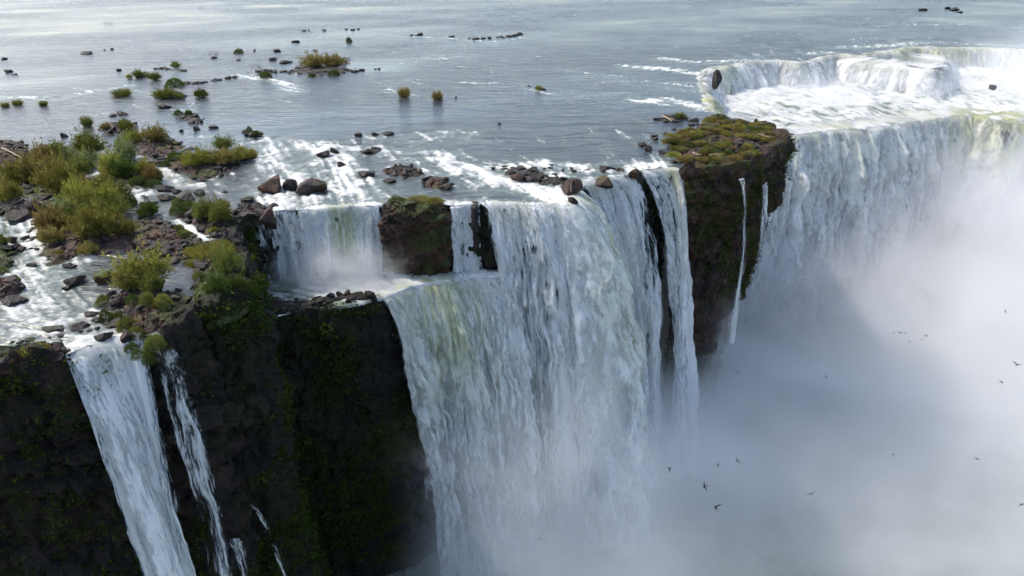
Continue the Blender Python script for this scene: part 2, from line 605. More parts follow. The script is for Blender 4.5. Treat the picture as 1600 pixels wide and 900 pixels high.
tone = .6 + 1.0 * fbm(np.stack([gx * .016 + .5 * vnoise(np.stack([gx * .01, gy * .01, 0 * gx], -1), 5), gy * .02 - gx * .006, 0 * gx + .3], -1), 4, 77)
caps = sstep(.60, .95, streaks(Ps, 2.2, 16.0, 9)) * sstep(.3, .9, tone[sub]) * .42 * sstep(40, 120, Ps[:, 1])
foam[sub] = np.maximum(foam[sub], caps)
raw = foam[sub] * .95 + (streak[sub] - .5) * .9 + nf * .45 + nb * .4 - .02
ff = np.zeros(gx.shape)
ff[sub] = np.clip((raw - .12) * 1.1, 0, 1.2) * sstep(.04, .3, foam[sub])
Zr = np.zeros(gx.shape)
Zr[sub] = sstep(.1, .8, fo) * (.4 * nb + .55 * (streak[sub] - .5)) + .05 * nb
keep = ~inside | (dl < .5)
V = np.stack([gx, gy, Zr], -1).reshape(-1, 3)
F = grid_faces(ROWS, COLS, keep)
v2, f2, a2 = compact(V, F, {'foam': ff.ravel(), 'churn': sstep(.12, .8, foam).ravel(), 'tone': np.clip(tone, 0, 1).ravel()})
obj('river', mesh_from('river', v2, f2, True, a2), M['river'], kind='structure')


# ------------------------------------------------------------------ cliffs
def wall(name, line, zbot, mat, label, seed, shelf=5.0, step=.36, zstep=.36, amp=1.6, under=0.0, ztop=0.0, smooth=3, bulge=None):
    s, q = resample(line, step)
    xy = smooth1(q[:, :2], smooth)
    rim = q[:, 2]
    nrm = smooth1(outward(xy), 4)
    nrm /= np.linalg.norm(nrm, axis=1)[:, None]
    n_sh = 12
    hz = np.arange(0, ztop - zbot + zstep, zstep)
    rows, offs = [], []
    n = len(s)
    inl = np.linspace(1, 0, n_sh)
    off = np.zeros((n_sh + len(hz), n))
    zz = np.zeros_like(off)
    for k, t in enumerate(inl):
        off[k] = -shelf * t
        zz[k] = ztop + (rim + .7) * (1 - t ** 2) - .7
    for k, h in enumerate(hz):
        off[n_sh + k] = .25 + .9 * (1 - math.exp(-h / 2.0)) - under * min(h, 60) / 60.
        zz[n_sh + k] = ztop + rim - h - .1
    base = np.stack([xy[None, :, 0] + nrm[None, :, 0] * off, xy[None, :, 1] + nrm[None, :, 1] * off, zz], -1)
    fl = base.reshape(-1, 3)
    big = fbm(fl * (.07, .07, .045), 3, seed)
    med = fbm(fl * (.3, .3, .2), 4, seed + 3)
    w1, w2, idn = worley(fl * (.28, .28, .20) + med[:, None] * .4, seed + 7)
    blk = idn * .8 + (1 - w1) * .8
    w1b, w2b, idb = worley(fl * (.75, .75, .6) + 5, seed + 8)
    led = np.sin(fl[:, 2] * .55 + big * 5)
    lay = fl[:, 2] / 2.3 + big * 2.2 + med * .5
    lf = lay - np.floor(lay)
    strata = _h(np.floor(lay).astype(np.int64), np.int64(3), np.int64(5), seed) * .9 - sstep(.80, .97, lf) * .7
    disp = strata * amp * .8 + (big * 2.0 + med * .9 + blk * .9 + led * .35 + (idb * .55 + (1 - w1b) * .5)) * amp
    depth = np.clip((ztop - fl[:, 2]) / 3.0, 0, 1)
    shelf_m = (np.repeat(np.arange(n_sh + len(hz)), n) < n_sh)
    rimf = np.tile(rim, n_sh + len(hz))
    nn = np.tile(nrm, (n_sh + len(hz), 1))
    dd = np.where(shelf_m, 0, disp * (.15 + .85 * depth))
    fl[:, 0] += nn[:, 0] * dd
    fl[:, 1] += nn[:, 1] * dd
    if bulge is not None:
        b = bulge(fl)
        fl[:, 0] += nn[:, 0] * b
        fl[:, 1] += nn[:, 1] * b
    fl[:, 2] += np.where(rimf > 0, (med * .7 + blk * .8 + idb * .4 - .4) * np.where(shelf_m, 1, (1 - depth)), -.3)
    me = mesh_from(name, fl, grid_faces(n_sh + len(hz), n), False)
    o = obj(name, me, mat, label=label, cat='cliff')
    return o, base.reshape(n_sh + len(hz), n, 3), nrm, fl.reshape(n_sh + len(hz), n, 3)


def idx(pt):
    d = np.linalg.norm(l0[:, :2] - at(*pt)[:2], axis=1)
    return int(d.argmin())


iA, iB, iC, iD = idx((246, 522)), idx((381, 468)), idx((1052, 264)), idx((1128, 186))
CL = {}
CL['left'] = wall('cliff', l0[1:iA + 8], -62, M['redcliff'], 'dark red brown cliff face under the narrow waterfall at the near corner', 11, amp=1.0, smooth=2)
CL['mid'] = wall('cliff', l0[iA - 7:idx((394, 339)) + 1], ZB, M['cliff'], 'shaded mossy cliff wall between the narrow waterfall and the stepped fall', 23, amp=1.0, smooth=2)
CL['main'] = wall('cliff', l0[idx((394, 339)):iC + 1], ZB, M['cliff'], 'dark wet cliff hidden behind the central curtain of falling water', 37, amp=.9, smooth=2, shelf=3.0)
CL['prom'] = wall('cliff', l0[iC:iD + 1], ZB, M['headland'], 'tall red and mossy headland cliff with two thin falls on its face', 41, amp=1.1, smooth=1, under=9.0, shelf=9)
CL['step'] = wall('cliff', np.c_[t1[:, :2], np.where(t1[:, 0] < at(585, 463, ZT1)[0], .35, W)], ZB, M['cliff'], 'black mossy wall below the flat rock step, beside the central curtain', 53, ztop=ZT1, amp=.75, smooth=2, shelf=5.0)
dtl = np.c_[dt, np.full(len(dt), W)]
CL['far'] = wall('cliff', dtl, ZB, M['cliff'], 'wet rock ledge behind the horseshoe cascade', 61, step=1.2, zstep=1.5, shelf=3)
CL['far2'] = wall('cliff', np.c_[t2[:, :2], np.full(len(t2), W)], ZB, M['cliff'], 'rock wall hidden behind the broad white curtain', 67, ztop=ZT2, step=1.2, zstep=1.5, shelf=3)


# ------------------------------------------------------------------ pools on the steps and in the gorge
def loft_pool(name, back, front, z, n, m, foam_f, bump, mat, slope=0.0):
    _, b = resample(back, 1.0)
    _, f = resample(front, 1.0)
    u = np.linspace(0, 1, n)
    b = np.stack([np.interp(u, np.linspace(0, 1, len(b)), b[:, k]) for k in (0, 1)], 1)
    f = np.stack([np.interp(u, np.linspace(0, 1, len(f)), f[:, k]) for k in (0, 1)], 1)
    t = np.linspace(0, 1, m)[:, None, None]
    f = f + (f - b) / (np.linalg.norm(f - b, axis=1)[:, None] + 1e-6) * 1.2
    xy = b[None] * (1 - t) + f[None] * t
    q = xy.reshape(-1, 2)
    dr = (f - b) / (np.linalg.norm(f - b, axis=1)[:, None] + 1e-6)
    drr = np.tile(dr, (m, 1))
    acc = 0
    for k in range(9):
        qq = q + drr * ((k - 4) * .9)
        acc = acc + vnoise(np.c_[qq * .9, np.full(len(qq), 2.)], 5)
    st = np.clip(.5 + acc / 9 * 1.6, 0, 1)
    tt = np.repeat(t.ravel(), n)
    zz = z + bump * (fbm(np.c_[q * .18, np.zeros(len(q))], 5, 9) + .4 * (st - .5)) * (1 - .85 * sstep(.86, .97, tt)) + .05 - .5 * sstep(.985, 1., tt) + slope * (1 - tt)
    return obj(name, mesh_from(name, np.c_[q, zz], grid_faces(m, n), True, {'foam': foam_f(q, np.repeat(t.ravel(), n)) + (st - .5) * .7 + .5 * fbm(np.c_[q * .3, np.zeros(len(q))], 4, 14) + .35 * fbm(np.c_[q * .07, np.zeros(len(q))], 3, 15)}), mat, kind='structure')


b1 = [l0[idx((390, 440))][:2], *[l0[k][:2] for k in range(idx((374, 356)), idx((800, 317)) + 1)]]
loft_pool('step_water', b1, t1[4:], ZT1, 200, 60, lambda q, t: .5 + .5 * sstep(at(470, 470, ZT1)[0], at(540, 450, ZT1)[0], q[:, 0]) - .95 * sstep(.7, 1., t) * sstep(at(600, 463, ZT1)[0], at(540, 463, ZT1)[0], q[:, 0]), .35, M['foam'])
loft_pool('horseshoe_water', dt[1:], t2, ZT2, 320, 110, lambda q, t: .9 + .15 * fbm(np.c_[q * .04, np.zeros(len(q))], 3, 4) + .25 * sstep(.35, .0, t), 1.3, M['foam'], 3.5)
n = 150
X, Y = np.meshgrid(np.linspace(-120, 420, n * 2), np.linspace(-40, 345, n))
q = np.stack([X, Y], -1).reshape(-1, 2)
obj('gorge_water', mesh_from('gorge_water', np.c_[q, ZB + .6 * fbm(np.c_[q * .1, np.zeros(len(q))], 4, 2)], grid_faces(n, n * 2), True,
    {'foam': .42 + .3 * fbm(np.c_[q * .03, np.zeros(len(q))], 3, 8)}), M['foam'], kind='structure')


# ------------------------------------------------------------------ waterfalls
def curtain(lip, z0, zbot, speed, dens, mat, seed, green=None, lead=3.0, ds=.2, dz=.3, push=(0, 0), amp=1.0, out0=0.0, wide=1.0, drag=1.0, taper=0.0, rough=1.0, fade=0.0, heavy=False, vary=1.0, rise=0.0, feather=.05, glen=30.0):
    """sheet of water: lip line (world xy), launch speed, dens(s01) density along the lip"""
    s, q = resample(np.asarray(lip)[:, :2], ds)
    xy = smooth1(q, 3)
    n = len(s)
    u = s / s[-1]
    nr = smooth1(outward(xy), 6)
    nr /= np.linalg.norm(nr, axis=1)[:, None]
    S3 = np.c_[s, np.zeros(n), np.zeros(n)]
    sp = speed * (1 + .30 * vary * fbm(S3 * (.25 if vary == 1 else .1), 2, seed) + .22 * fbm(S3 * 1.1, 2, seed + 1))
    pux = push[0](u) if callable(push[0]) else np.full(n, float(push[0]))
    nl = 7
    H = z0 - zbot
    m = max(10, int(H / dz))
    hz = H * np.linspace(0, 1, m) ** 1.15
    rows = nl + m
    out = np.zeros((rows, n))
    zz = np.zeros((rows, n))
    ln = np.zeros((rows, n))
    lipz = .10 * (1 if not heavy else 4) * fbm(S3 * (.6 if not heavy else .2), 3, seed + 2)
    for k in range(nl):
        t = 1 - k / nl
        out[k] = -lead * t
        zz[k] = z0 + (.16 - .30 * t) + lipz * (1 - t) + rise * t
        ln[k] = -lead * t
    for k, h in enumerate(hz):
        tau = math.sqrt(2 * h / 9.8)
        o = sp * tau * (1 - .045 * drag * tau)
        out[nl + k] = o
        zz[nl + k] = z0 + .16 - h + lipz
        ln[nl + k] = h + .35 * o
    a3 = np.stack([np.tile(s, (rows, 1)), ln * .22, np.zeros((rows, n)) + seed], -1)
    h2 = np.clip((z0 - zz) / 12., 0, 1)
    pl = fbm(a3 * (.45, .55, 1), 4, seed + 4)
    pm = fbm(a3 * (1.5, 1.9, 1), 4, seed + 5)
    bil = 1 - np.abs(fbm(a3 * (.9, 1.3, 1) + pl[..., None] * .5, 3, seed + 6)) * 2
    disp = amp * (.05 + 1.0 * h2) * (pl * 1.1 + pm * .22 * rough)
    side = amp * h2 * .5 * fbm(a3 * (.6, .8, 1) + 9, 3, seed + 7)
    o = out + out0 + disp
    tx = np.stack([-nr[:, 1], nr[:, 0]], 1)
    spread = (u - .5)[None] * (wide - 1) * s[-1] * np.clip((z0 - zz) / H, 0, 1)
    tau = np.sqrt(np.clip(2 * (z0 - zz), 0, None) / 9.8)
    X = xy[None, :, 0] + nr[None, :, 0] * o - tx[None, :, 0] * (side + spread) + pux[None] * tau
    Y = xy[None, :, 1] + nr[None, :, 1] * o - tx[None, :, 1] * (side + spread) + push[1] * tau
    dn = np.tile(dens(u), (rows, 1)) + .12 * pl
    f01 = np.clip((z0 - zz) / H, 0, 1)
    ew = feather * (1 + f01)
    edge = np.minimum(sstep(0, 1, np.tile(u, (rows, 1)) / ew), sstep(0, 1, (1 - np.tile(u, (rows, 1))) / ew))
    dn = dn * (.35 + .65 * edge) - (1 - edge) * .35 - taper * f01
    dn -= fade * sstep(.6, 1., f01)
    g = np.zeros((rows, n))
    if green is not None:
        g = np.tile(green(u), (rows, 1)) * sstep(glen, 2, z0 - zz)
    # strands: patterns that stretch as the water speeds up
    k = .45 if heavy else 1.0
    S = np.tile(s, (rows, 1))
    ty = tau * 1.0 + np.minimum(ln, 0) * .25
    jag = .35 * vnoise(np.stack([S * 3.1 * k, ty * .8, 0 * S + seed], -1), seed + 8)
    n1 = fbm(np.stack([S * .5 * k, ty * 1.1 + jag * .4, 0 * S + seed], -1), 3, seed + 9, rot=False)
    n2 = fbm(np.stack([S * 2.2 * k + n1 * .5, ty * 2.3 + jag * 1.3, 0 * S + seed], -1), 4, seed + 10, .62, rot=False)
    n3 = fbm(np.stack([S * 5.5 * k, ty * 6.5 + jag * 4, 0 * S + seed], -1), 3, seed + 11, .7, rot=False)
    dn = dn + (.5 if heavy else .38) + .5 * n1 + ((.55 * n2 + .35 * n3) if heavy else (.75 * n2 + .6 * n3)) * (1 - .4 * f01)
    o2 = amp * (.08 + .45 * h2) * (n2 + .4 * n3) * (1.0 if not heavy else .45)
    X += nr[None, :, 0] * o2
    Y += nr[None, :, 1] * o2
    dn[:nl] -= np.linspace(1.5, .15, nl)[:, None]
    g = g * sstep(-.5, .45, n2 * .25 + n1 + .1) * .85
    glass = (.42 if heavy else .4) * sstep(5, .3, z0 - zz) * sstep(-.25, .3, fbm(np.stack([S * (.16 if heavy else .4), ty * .3, 0 * S + seed], -1), 2, seed + 12) + .35 * n2)
    return mesh_from('waterfall', np.stack([X, Y, zz], -1).reshape(-1, 3), grid_faces(rows, n), True, {'dens': dn.ravel(), 'green': np.clip(g, 0, 1).ravel(), 'glass': glass.ravel(), 'flow': np.stack([S, ty * 3 + jag * .8, 0 * S + seed * 1.7], -1).reshape(-1, 3)})


def bumpf(pairs):
    xs, ys = zip(*pairs)
    return lambda u: np.interp(u, xs, ys)


def waterfall(lip, z0, zbot, speed, dens, label, seed, mat='fall', veil=.35, vd=.32, **kw):
    me = curtain(lip, z0, zbot, speed, dens, None, seed, **kw)
    o = obj('waterfall', me, M['heavy' if kw.get('heavy') else mat], label=label, cat='waterfall', group='waterfalls of the gorge')
    if veil:
        k2 = dict(kw)
        k2.update(ds=kw.get('ds', .2) * 1.5, dz=kw.get('dz', .3) * 1.6, out0=kw.get('out0', 0) + veil, lead=.4, amp=kw.get('amp', 1) * 1.5)
        me2 = curtain(lip, z0 - .3, zbot, speed * 1.12, lambda u: dens(u) * .3 + vd - .3, None, seed + 50, **k2)
        obj('spray', me2, M['veil'], parent=o)
    return o


def lipw(pts, z=0.0):
    return ragged(np.array([at(x, y, z)[:2] for x, y in pts]), .5)


waterfall(lipw([(104, 548), (122, 543), (165, 532), (205, 527), (230, 525)]), 0, -62, 2.6, bumpf([(0, .9), (.3, 1.2), (.55, 1.0), (.75, .65), (1, .35)]),
          'narrow white waterfall pouring past a bush at the near corner', 101, push=(1.0, -.6), amp=.8, lead=2.5, wide=1.05, feather=.12, ds=.1, dz=.2, veil=.3)
waterfall(lipw([(240, 534), (252, 533), (264, 530), (278, 526)]), -1.5, -50, 1.2, bumpf([(0, -.1), (.3, -.12), (.5, .2), (.75, .3), (.85, .0), (1, -.2)]),
          'thin wispy side stream beside the narrow waterfall', 111, mat='veil', push=(.8, -.5), amp=1.0, lead=.5, wide=2.2, ds=.07, dz=.2, veil=.35, vd=.16, taper=.12, feather=.2)
waterfall(lipw([(388, 342), (410, 334), (440, 328), (490, 325), (540, 322), (598, 320)]), 0, ZT1 - .3, 1.7,
          bumpf([(0, -.1), (.05, .2), (.1, -.15), (.17, .25), (.22, -.1), (.3, .35), (.36, .05), (.44, .45), (.5, .7), (.62, .75), (.72, 1.0), (.8, .55), (.88, .9), (1, .9)]), 'short broad cascade dropping onto the flat step', 121,
          green=bumpf([(0, 0), (.55, 0), (.65, .8), (.72, .9), (.8, .2), (1, 0)]), amp=.5, ds=.12, dz=.1, lead=4)
waterfall(lipw([(701, 321), (722, 319), (748, 318)]), 0, ZB, 1.3, bumpf([(0, .6), (.3, .75), (.6, .7), (.8, .45), (1, .3)]), 'white strand of water between the square rock and a black gap', 131, amp=.7, ds=.12, dz=.2)
waterfall(lipw([(588, 464), (640, 447), (700, 434), (745, 428), (800, 422)], ZT1), ZT1, ZB, 3.0, bumpf([(0, .6), (.15, .85), (.5, .9), (.8, .8), (1, .3)]),
          'broad white curtain falling from the flat rock step', 141, green=bumpf([(0, .2), (.2, .5), (.4, .9), (.6, .5), (1, 0)]), amp=1.7, lead=5, push=(bumpf([(0, .5), (1, 1.4)]), -.3), ds=.16, dz=.2)
waterfall(lipw([(752, 318), (800, 317), (850, 318), (886, 319), (899, 310), (901, 294)]), 0, ZB, 2.6,
          bumpf([(0, .3), (.08, .65), (.15, .2), (.25, .5), (.34, .35), (.45, .65), (.55, .55), (.62, .8), (.75, 1.0), (.9, 1.0), (1, .6)]), 'tall central waterfall with a yellow green edge where the river turns over', 151,
          glen=90.0, green=bumpf([(0, 0), (.55, .0), (.62, .35), (.7, .1), (.78, .7), (.86, 1.0), (.92, .3), (1, .0)]), amp=1.5, lead=4, push=(bumpf([(0, 1.2), (.5, 2.0), (.8, 2.8), (1, 2.8)]), -.2), ds=.16, dz=.2)
waterfall(lipw([(902, 291), (930, 283), (960, 276), (980, 272)]), 0, ZB, 2.0, bumpf([(0, -.1), (.12, .15), (.3, .5), (.45, .2), (.6, .5), (.8, .4), (1, .05)]), 'streaky waterfall left of the dark slot in the lip', 161, push=(2.7, 0), wide=1.15, vd=.12, amp=1.1, ds=.16, dz=.2)
waterfall(lipw([(998, 269), (1010, 266), (1030, 262), (1060, 266)]), 0, ZB, 2.4, bumpf([(0, .2), (.2, .55), (.33, .35), (.5, .8), (.7, 1.0), (.85, 1.1), (1, .9)]),
          'white waterfall dropping beside the red headland cliff', 171, green=bumpf([(0, 0), (.6, .1), (.8, .6), (1, .1)]), push=(2.7, 0), wide=1.25, amp=1.1, ds=.16, dz=.2)
waterfall(lipw([(1148, 267), (1156, 265), (1163, 264)]), -1.6, -40, .7, bumpf([(0, 0), (.4, .4), (.6, .45), (1, 0)]), 'thin white thread of water down the headland cliff', 181, mat='veil', push=(.8, 0), amp=.35, ds=.08, lead=.05, out0=1.5, wide=2.4, veil=.2, dz=.25, taper=.3, feather=.25)
waterfall(lipw([(1178, 261), (1190, 257), (1200, 254)]), -4, -34, .8, bumpf([(0, .2), (.5, .5), (1, .2)]), 'short fan of spray on the corner of the headland', 186, mat='veil', amp=.6, ds=.1, lead=.05, out0=1.6, wide=2.6, veil=.3, dz=.25, taper=.35, feather=.25)
waterfall(dt[1:], 0, ZT2 - .5, 4.2, (lambda u: .85 + .35 * np.sin(u * 41) * np.sin(u * 17 + 1)), 'curved line of short cascades around the far horseshoe', 191, heavy=True, green=bumpf([(0, .3), (.06, 1.0), (.1, .2), (.2, 0), (.27, .5), (.33, .0), (.5, .2), (.65, .5), (.8, .6), (1, .4)]),
          amp=2.8, ds=.3, dz=.2, lead=2.5, veil=1.0, vary=1.5)
waterfall(lipw([(1296, 90), (1335, 97), (1380, 103), (1425, 107), (1456, 112), (1470, 103), (1476, 88)], -1.5), -1.5, ZT2 - .5, 4.0, bumpf([(0, 1.0), (1, 1.1)]), 'bulging white mound of water tumbling over a hidden rock in the horseshoe', 196, heavy=True, amp=2.4, ds=.3, dz=.2, lead=14, veil=.9, vary=1.3, rise=1.6)
waterfall(t2[3:], ZT2, ZB, 3.6, bumpf([(0, 1.0), (.4, 1.1), (.75, .95), (1, 1.0)]), 'massive white curtain of the far horseshoe fall', 201, heavy=True,
          green=bumpf([(0, 0), (.2, .3), (.4, .1), (.55, .9), (.65, .9), (.75, .4), (1, .3)]), amp=2.2, ds=.35, dz=.35, lead=10, veil=1.0, rise=1.2)
# ------------------------------------------------------------------ rocks and rocky islets
def ico(sub):
    t = (1 + 5 ** .5) / 2
    v = [(-1, t, 0), (1, t, 0), (-1, -t, 0), (1, -t, 0), (0, -1, t), (0, 1, t), (0, -1, -t), (0, 1, -t), (t, 0, -1), (t, 0, 1), (-t, 0, -1), (-t, 0, 1)]
    f = [(0, 11, 5), (0, 5, 1), (0, 1, 7), (0, 7, 10), (0, 10, 11), (1, 5, 9), (5, 11, 4), (11, 10, 2), (10, 7, 6), (7, 1, 8), (3, 9, 4), (3, 4, 2), (3, 2, 6), (3, 6, 8), (3, 8, 9), (4, 9, 5), (2, 4, 11), (6, 2, 10), (8, 6, 7), (9, 8, 1)]
    v = [np.array(x) / np.linalg.norm(x) for x in v]
    for _ in range(sub):
        mid, nf = {}, []

        def mp(a, b):
            k = (min(a, b), max(a, b))
            if k not in mid:
                m = v[a] + v[b]
                v.append(m / np.linalg.norm(m))
                mid[k] = len(v) - 1
            return mid[k]
        for a, b, c in f:
            x, y, z = mp(a, b), mp(b, c), mp(c, a)
            nf += [(a, x, z), (b, y, x), (c, z, y), (x, y, z)]
        f = nf
    return np.array(v), np.array(f)


ICO = {k: ico(k) for k in (2, 3, 4, 5)}


def angular(seed, sub=3, planes=12, rough=.06):
    g = np.random.default_rng(seed)
    v, f = ICO[sub]
    nrm = g.normal(size=(planes, 3))
    nrm /= np.linalg.norm(nrm, axis=1)[:, None]
    d = g.uniform(.55, .95, planes)
    c = np.maximum(v @ nrm.T, 1e-3)
    r = np.minimum((d / c).min(1), 1.25)
    r = r * (1 + rough * fbm(v * 2.2 + seed, 3, seed))
    return v * r[:, None], f


ROCK_ME = []
for k in range(14):
    v, f = angular(300 + k)
    ROCK_ME.append(mesh_from('rock', v, f, False))
STONE_ME = []
for k in range(8):
    v, f = angular(400 + k, 2, 12, .05)
    STONE_ME.append(mesh_from('stone', v, f, False))


def put_rock(x, y, w, h, mat, label, name='rock', group=None, z=0.0, sink=.25, depth=1.0, rz=None, me=None, cat='rock'):
    m = metre(x, y)
    p = at(x, y, z)
    o = bpy.data.objects.new(name, me or random.choice(ROCK_ME))
    col.objects.link(o)
    if not o.data.materials:
        o.data.materials.append(M['rock'])
    o.material_slots[0].link = 'OBJECT'
    o.material_slots[0].material = M[mat]
    hm = h * m * 1.05
    o.scale = (w * m * .52, w * m * .5 * depth, hm * .62)
    o.location = (p[0], p[1] + w * m * .2, z + hm * (.5 - sink))
    o.rotation_euler = (random.uniform(-.12, .12), random.uniform(-.12, .12), random.uniform(-.5, .5) if rz is None else rz)
    tag(o, label, cat, group)
    return o


ISL = []


def islet(pts, hmax, mat, label, seed, stones=14, lump=.5, power=2.4, zb=0.0, ssize=(.35, .9), rings=26, seg=110, grow=0.0):
    w = np.array([at(x, y, zb)[:2] for x, y in pts])
    c = w.mean(0)
    _, b = resample(np.vstack([w, w[:1]]), .3)
    b = smooth1(b, 2)
    b = b + (b - c) / np.linalg.norm(b - c, axis=1)[:, None] * grow
    u = np.linspace(0, 1, seg, endpoint=False)
    b = np.stack([np.interp(u, np.linspace(0, 1, len(b)), b[:, k]) for k in (0, 1)], 1)
    r = np.linspace(0, 1.12, rings)[:, None, None]
    xy = c + (b - c)[None] * r
    q = xy.reshape(-1, 2)
    rr = np.repeat(r.ravel(), seg)
    q3 = np.c_[q, np.zeros(len(q))]
    wob = fbm(q3 * .35, 4, seed)
    w1, w2, idn = worley(np.c_[q * .55 + wob[:, None] * .5, np.zeros(len(q)) + .5], seed + 1)
    w1b, w2b, idb = worley(np.c_[q * 1.3, np.zeros(len(q)) + .5], seed + 2)
    crack = sstep(0, .16, w2 - w1)
    z = zb + hmax * (1 - np.clip(rr, 0, 1.12) ** power * 1.25) + lump * (wob * .8 + idn * .7 + idb * .3 + (crack - 1) * .6)
    me = mesh_from('rock_islet', np.c_[q, z], grid_faces(rings, seg, None, True), False)
    o = obj('rock_islet', me, M[mat], label=label, cat='islet', group='rocky islets')
    ISL.append((c, b, hmax, power, zb))
    for k in range(int(stones * .75)):
        i = random.randrange(seg)
        f = random.uniform(.45, 1.08)
        p = c + (b[i] - c) * f
        so = bpy.data.objects.new('stone', random.choice(STONE_ME))
        col.objects.link(so)
        if not so.data.materials:
            so.data.materials.append(M['rock'])
        so.material_slots[0].link = 'OBJECT'
        so.material_slots[0].material = M[mat if random.random() < .3 else 'rock']
        a = random.uniform(*ssize)
        so.scale = (a * random.uniform(.8, 1.4), a * random.uniform(.7, 1.2), a * random.uniform(.4, .75))
        so.location = (p[0], p[1], zb + max(-.05, hmax * (1 - f ** power)) + a * .12)
        so.rotation_euler = (random.uniform(-.3, .3), random.uniform(-.3, .3), random.uniform(0, 6.28))
        so.parent = o
    return o


def ground_z(x, y, zb=0.0):
    best = zb
    for c, b, h, pw, z0 in ISL:
        if abs(z0 - zb) > .5:
            continue
        d = np.array((x, y)) - c
        a = np.arctan2(d[1], d[0])
        ang = np.arctan2(b[:, 1] - c[1], b[:, 0] - c[0])
        k = np.abs(np.angle(np.exp(1j * (ang - a)))).argmin()
        f = np.linalg.norm(d) / np.linalg.norm(b[k] - c)
        if f < 1.02:
            best = max(best, z0 + h * (1 - f ** pw))
    return best


islet([(58, 400), (62, 372), (80, 345), (110, 320), (150, 300), (190, 318), (195, 345), (215, 352), (225, 370), (225, 385), (200, 395), (150, 402), (120, 397), (105, 416), (75, 418)], 1.3, 'redrock', 'large red brown rock islet under the biggest shrub thicket', 1, 34, .55)
islet([(184, 365), (215, 348), (260, 345), (290, 360), (320, 385), (318, 402), (290, 412), (255, 405), (215, 392), (195, 385)], .9, 'redrock', 'cracked slab field of reddish rock beside the still pool', 2, 110, .5, ssize=(.3, .85))
islet([(268, 332), (300, 325), (350, 322), (374, 342), (374, 368), (356, 390), (330, 376), (300, 352)], .9, 'redrock', 'shrub grown red rock bank between the white chute and the basin', 3, 34, .4)
islet([(0, 306), (30, 300), (50, 268), (85, 245), (130, 256), (152, 285), (120, 306), (80, 312), (45, 312)], .35, 'mossy', 'low muddy bank under the upper left thicket of shrubs', 4, 40, .3)
islet([(252, 258), (262, 244), (310, 240), (360, 234), (402, 234), (402, 242), (370, 262), (330, 282), (300, 283), (270, 272)], 1.0, 'redrock', 'wedge shaped islet with yellow green shrubs above the rapids', 5, 46, .5)
islet([(175, 225), (200, 212), (240, 210), (265, 215), (292, 228), (275, 240), (245, 256), (215, 240), (190, 235)], .8, 'redrock', 'brown rock islet with three shrubs behind the thicket', 6, 46, .45)
islet([(148, 203), (165, 192), (200, 190), (222, 198), (205, 208), (165, 211)], .7, 'rock', 'small dark islet with two low shrubs in calm water', 7, 22, .35)
islet([(160, 292), (178, 262), (205, 268), (235, 265), (252, 282), (245, 292), (215, 300), (190, 302)], .6, 'redrock', 'islet of red rock and shrubs right of the upper thicket', 8, 30, .4)
islet([(-14, 312), (22, 306), (48, 318), (66, 330), (46, 345), (20, 345), (-10, 338)], .6, 'rock', 'dark ledge of boulders at the left frame edge in the rapids', 9, 26, .4)
islet([(-20, 442), (20, 434), (44, 448), (32, 462), (0, 474), (-25, 480)], 1.2, 'redrock', 'reddish mossy hump of rock beside the lower rapids', 10, 20, .4)
islet([(-20, 385), (6, 375), (16, 392), (22, 418), (-20, 430)], .9, 'mossy', 'dark mossy rock at the frame edge below the rapids', 12, 18, .4)
islet([(-30, 212), (20, 220), (50, 232), (48, 242), (30, 258), (-30, 272)], .8, 'redrock', 'stony brown bank with driftwood at the left frame edge', 13, 46, .45)
islet([(170, 472), (180, 456), (215, 446), (262, 448), (300, 470), (308, 490), (290, 514), (262, 527), (215, 517), (190, 502)], 1.9, 'redrock', 'tall brown rock beside the narrow waterfall with one large bush', 14, 34, .6)
islet([(290, 450), (300, 425), (315, 405), (345, 398), (368, 398), (382, 420), (391, 445), (381, 470), (345, 490), (303, 490)], 2.2, 'mossy', 'mossy rock knob at the corner of the shaded cliff', 15, 34, .6)
islet([(-40, 566), (0, 556), (50, 551), (98, 546), (112, 549), (70, 563), (0, 577), (-40, 584)], .9, 'redrock', 'crumbling rock rim above the red cliff at the near corner', 16, 40, .4)
islet([(1034, 216), (1062, 206), (1098, 192), (1128, 187), (1166, 196), (1206, 205), (1225, 216), (1220, 233), (1198, 250), (1158, 261), (1110, 266), (1066, 266), (1036, 246)], 2.2, 'redrock', 'flat red top of the headland carpeted with tufts', 17, 150, .45, power=3.0, grow=-1.2, seg=260, rings=44)
islet([(455, 113), (470, 97), (500, 90), (540, 92), (546, 100), (535, 116), (500, 119)], .6, 'rock', 'distant rocky bar with the largest far shrub', 18, 60, .4)
islet([(1022, 187), (1050, 180), (1076, 183), (1072, 189), (1040, 190)], .5, 'rock', 'tiny islet with a pale log behind the headland', 19, 16, .3)
islet([(377, 206), (395, 204), (413, 213), (400, 217), (385, 212)], .5, 'rock', 'tiny islet with two moss balls above the rapids', 20, 12, .3)
islet([(268, 178), (295, 176), (322, 186), (318, 195), (300, 195), (280, 185)], .5, 'rock', 'narrow reef with two small shrubs in mid water', 21, 18, .3)
islet([(242, 152), (262, 148), (290, 150), (285, 157), (255, 158)], .3, 'rock', 'low reef under a wide grassy shrub far out', 22, 14, .3)
islet([(400, 118), (420, 108), (430, 114), (415, 122)], .3, 'rock', 'small far reef left of the distant bar', 23, 18, .3)
islet([(205, 118), (228, 114), (236, 119), (215, 123)], .3, 'rock', 'little far reef with a pair of green shrubs', 24, 14, .3)
islet([(560, 238), (580, 231), (600, 236), (590, 242), (570, 243)], .35, 'rock', 'flat wet rock shelf in the upper rapids', 25, 14, .25)
islet([(592, 268), (618, 258), (650, 262), (660, 274), (640, 280), (610, 276)], .9, 'redrock', 'broad brown rock hump splitting the rapids above the square block', 26, 16, .5)
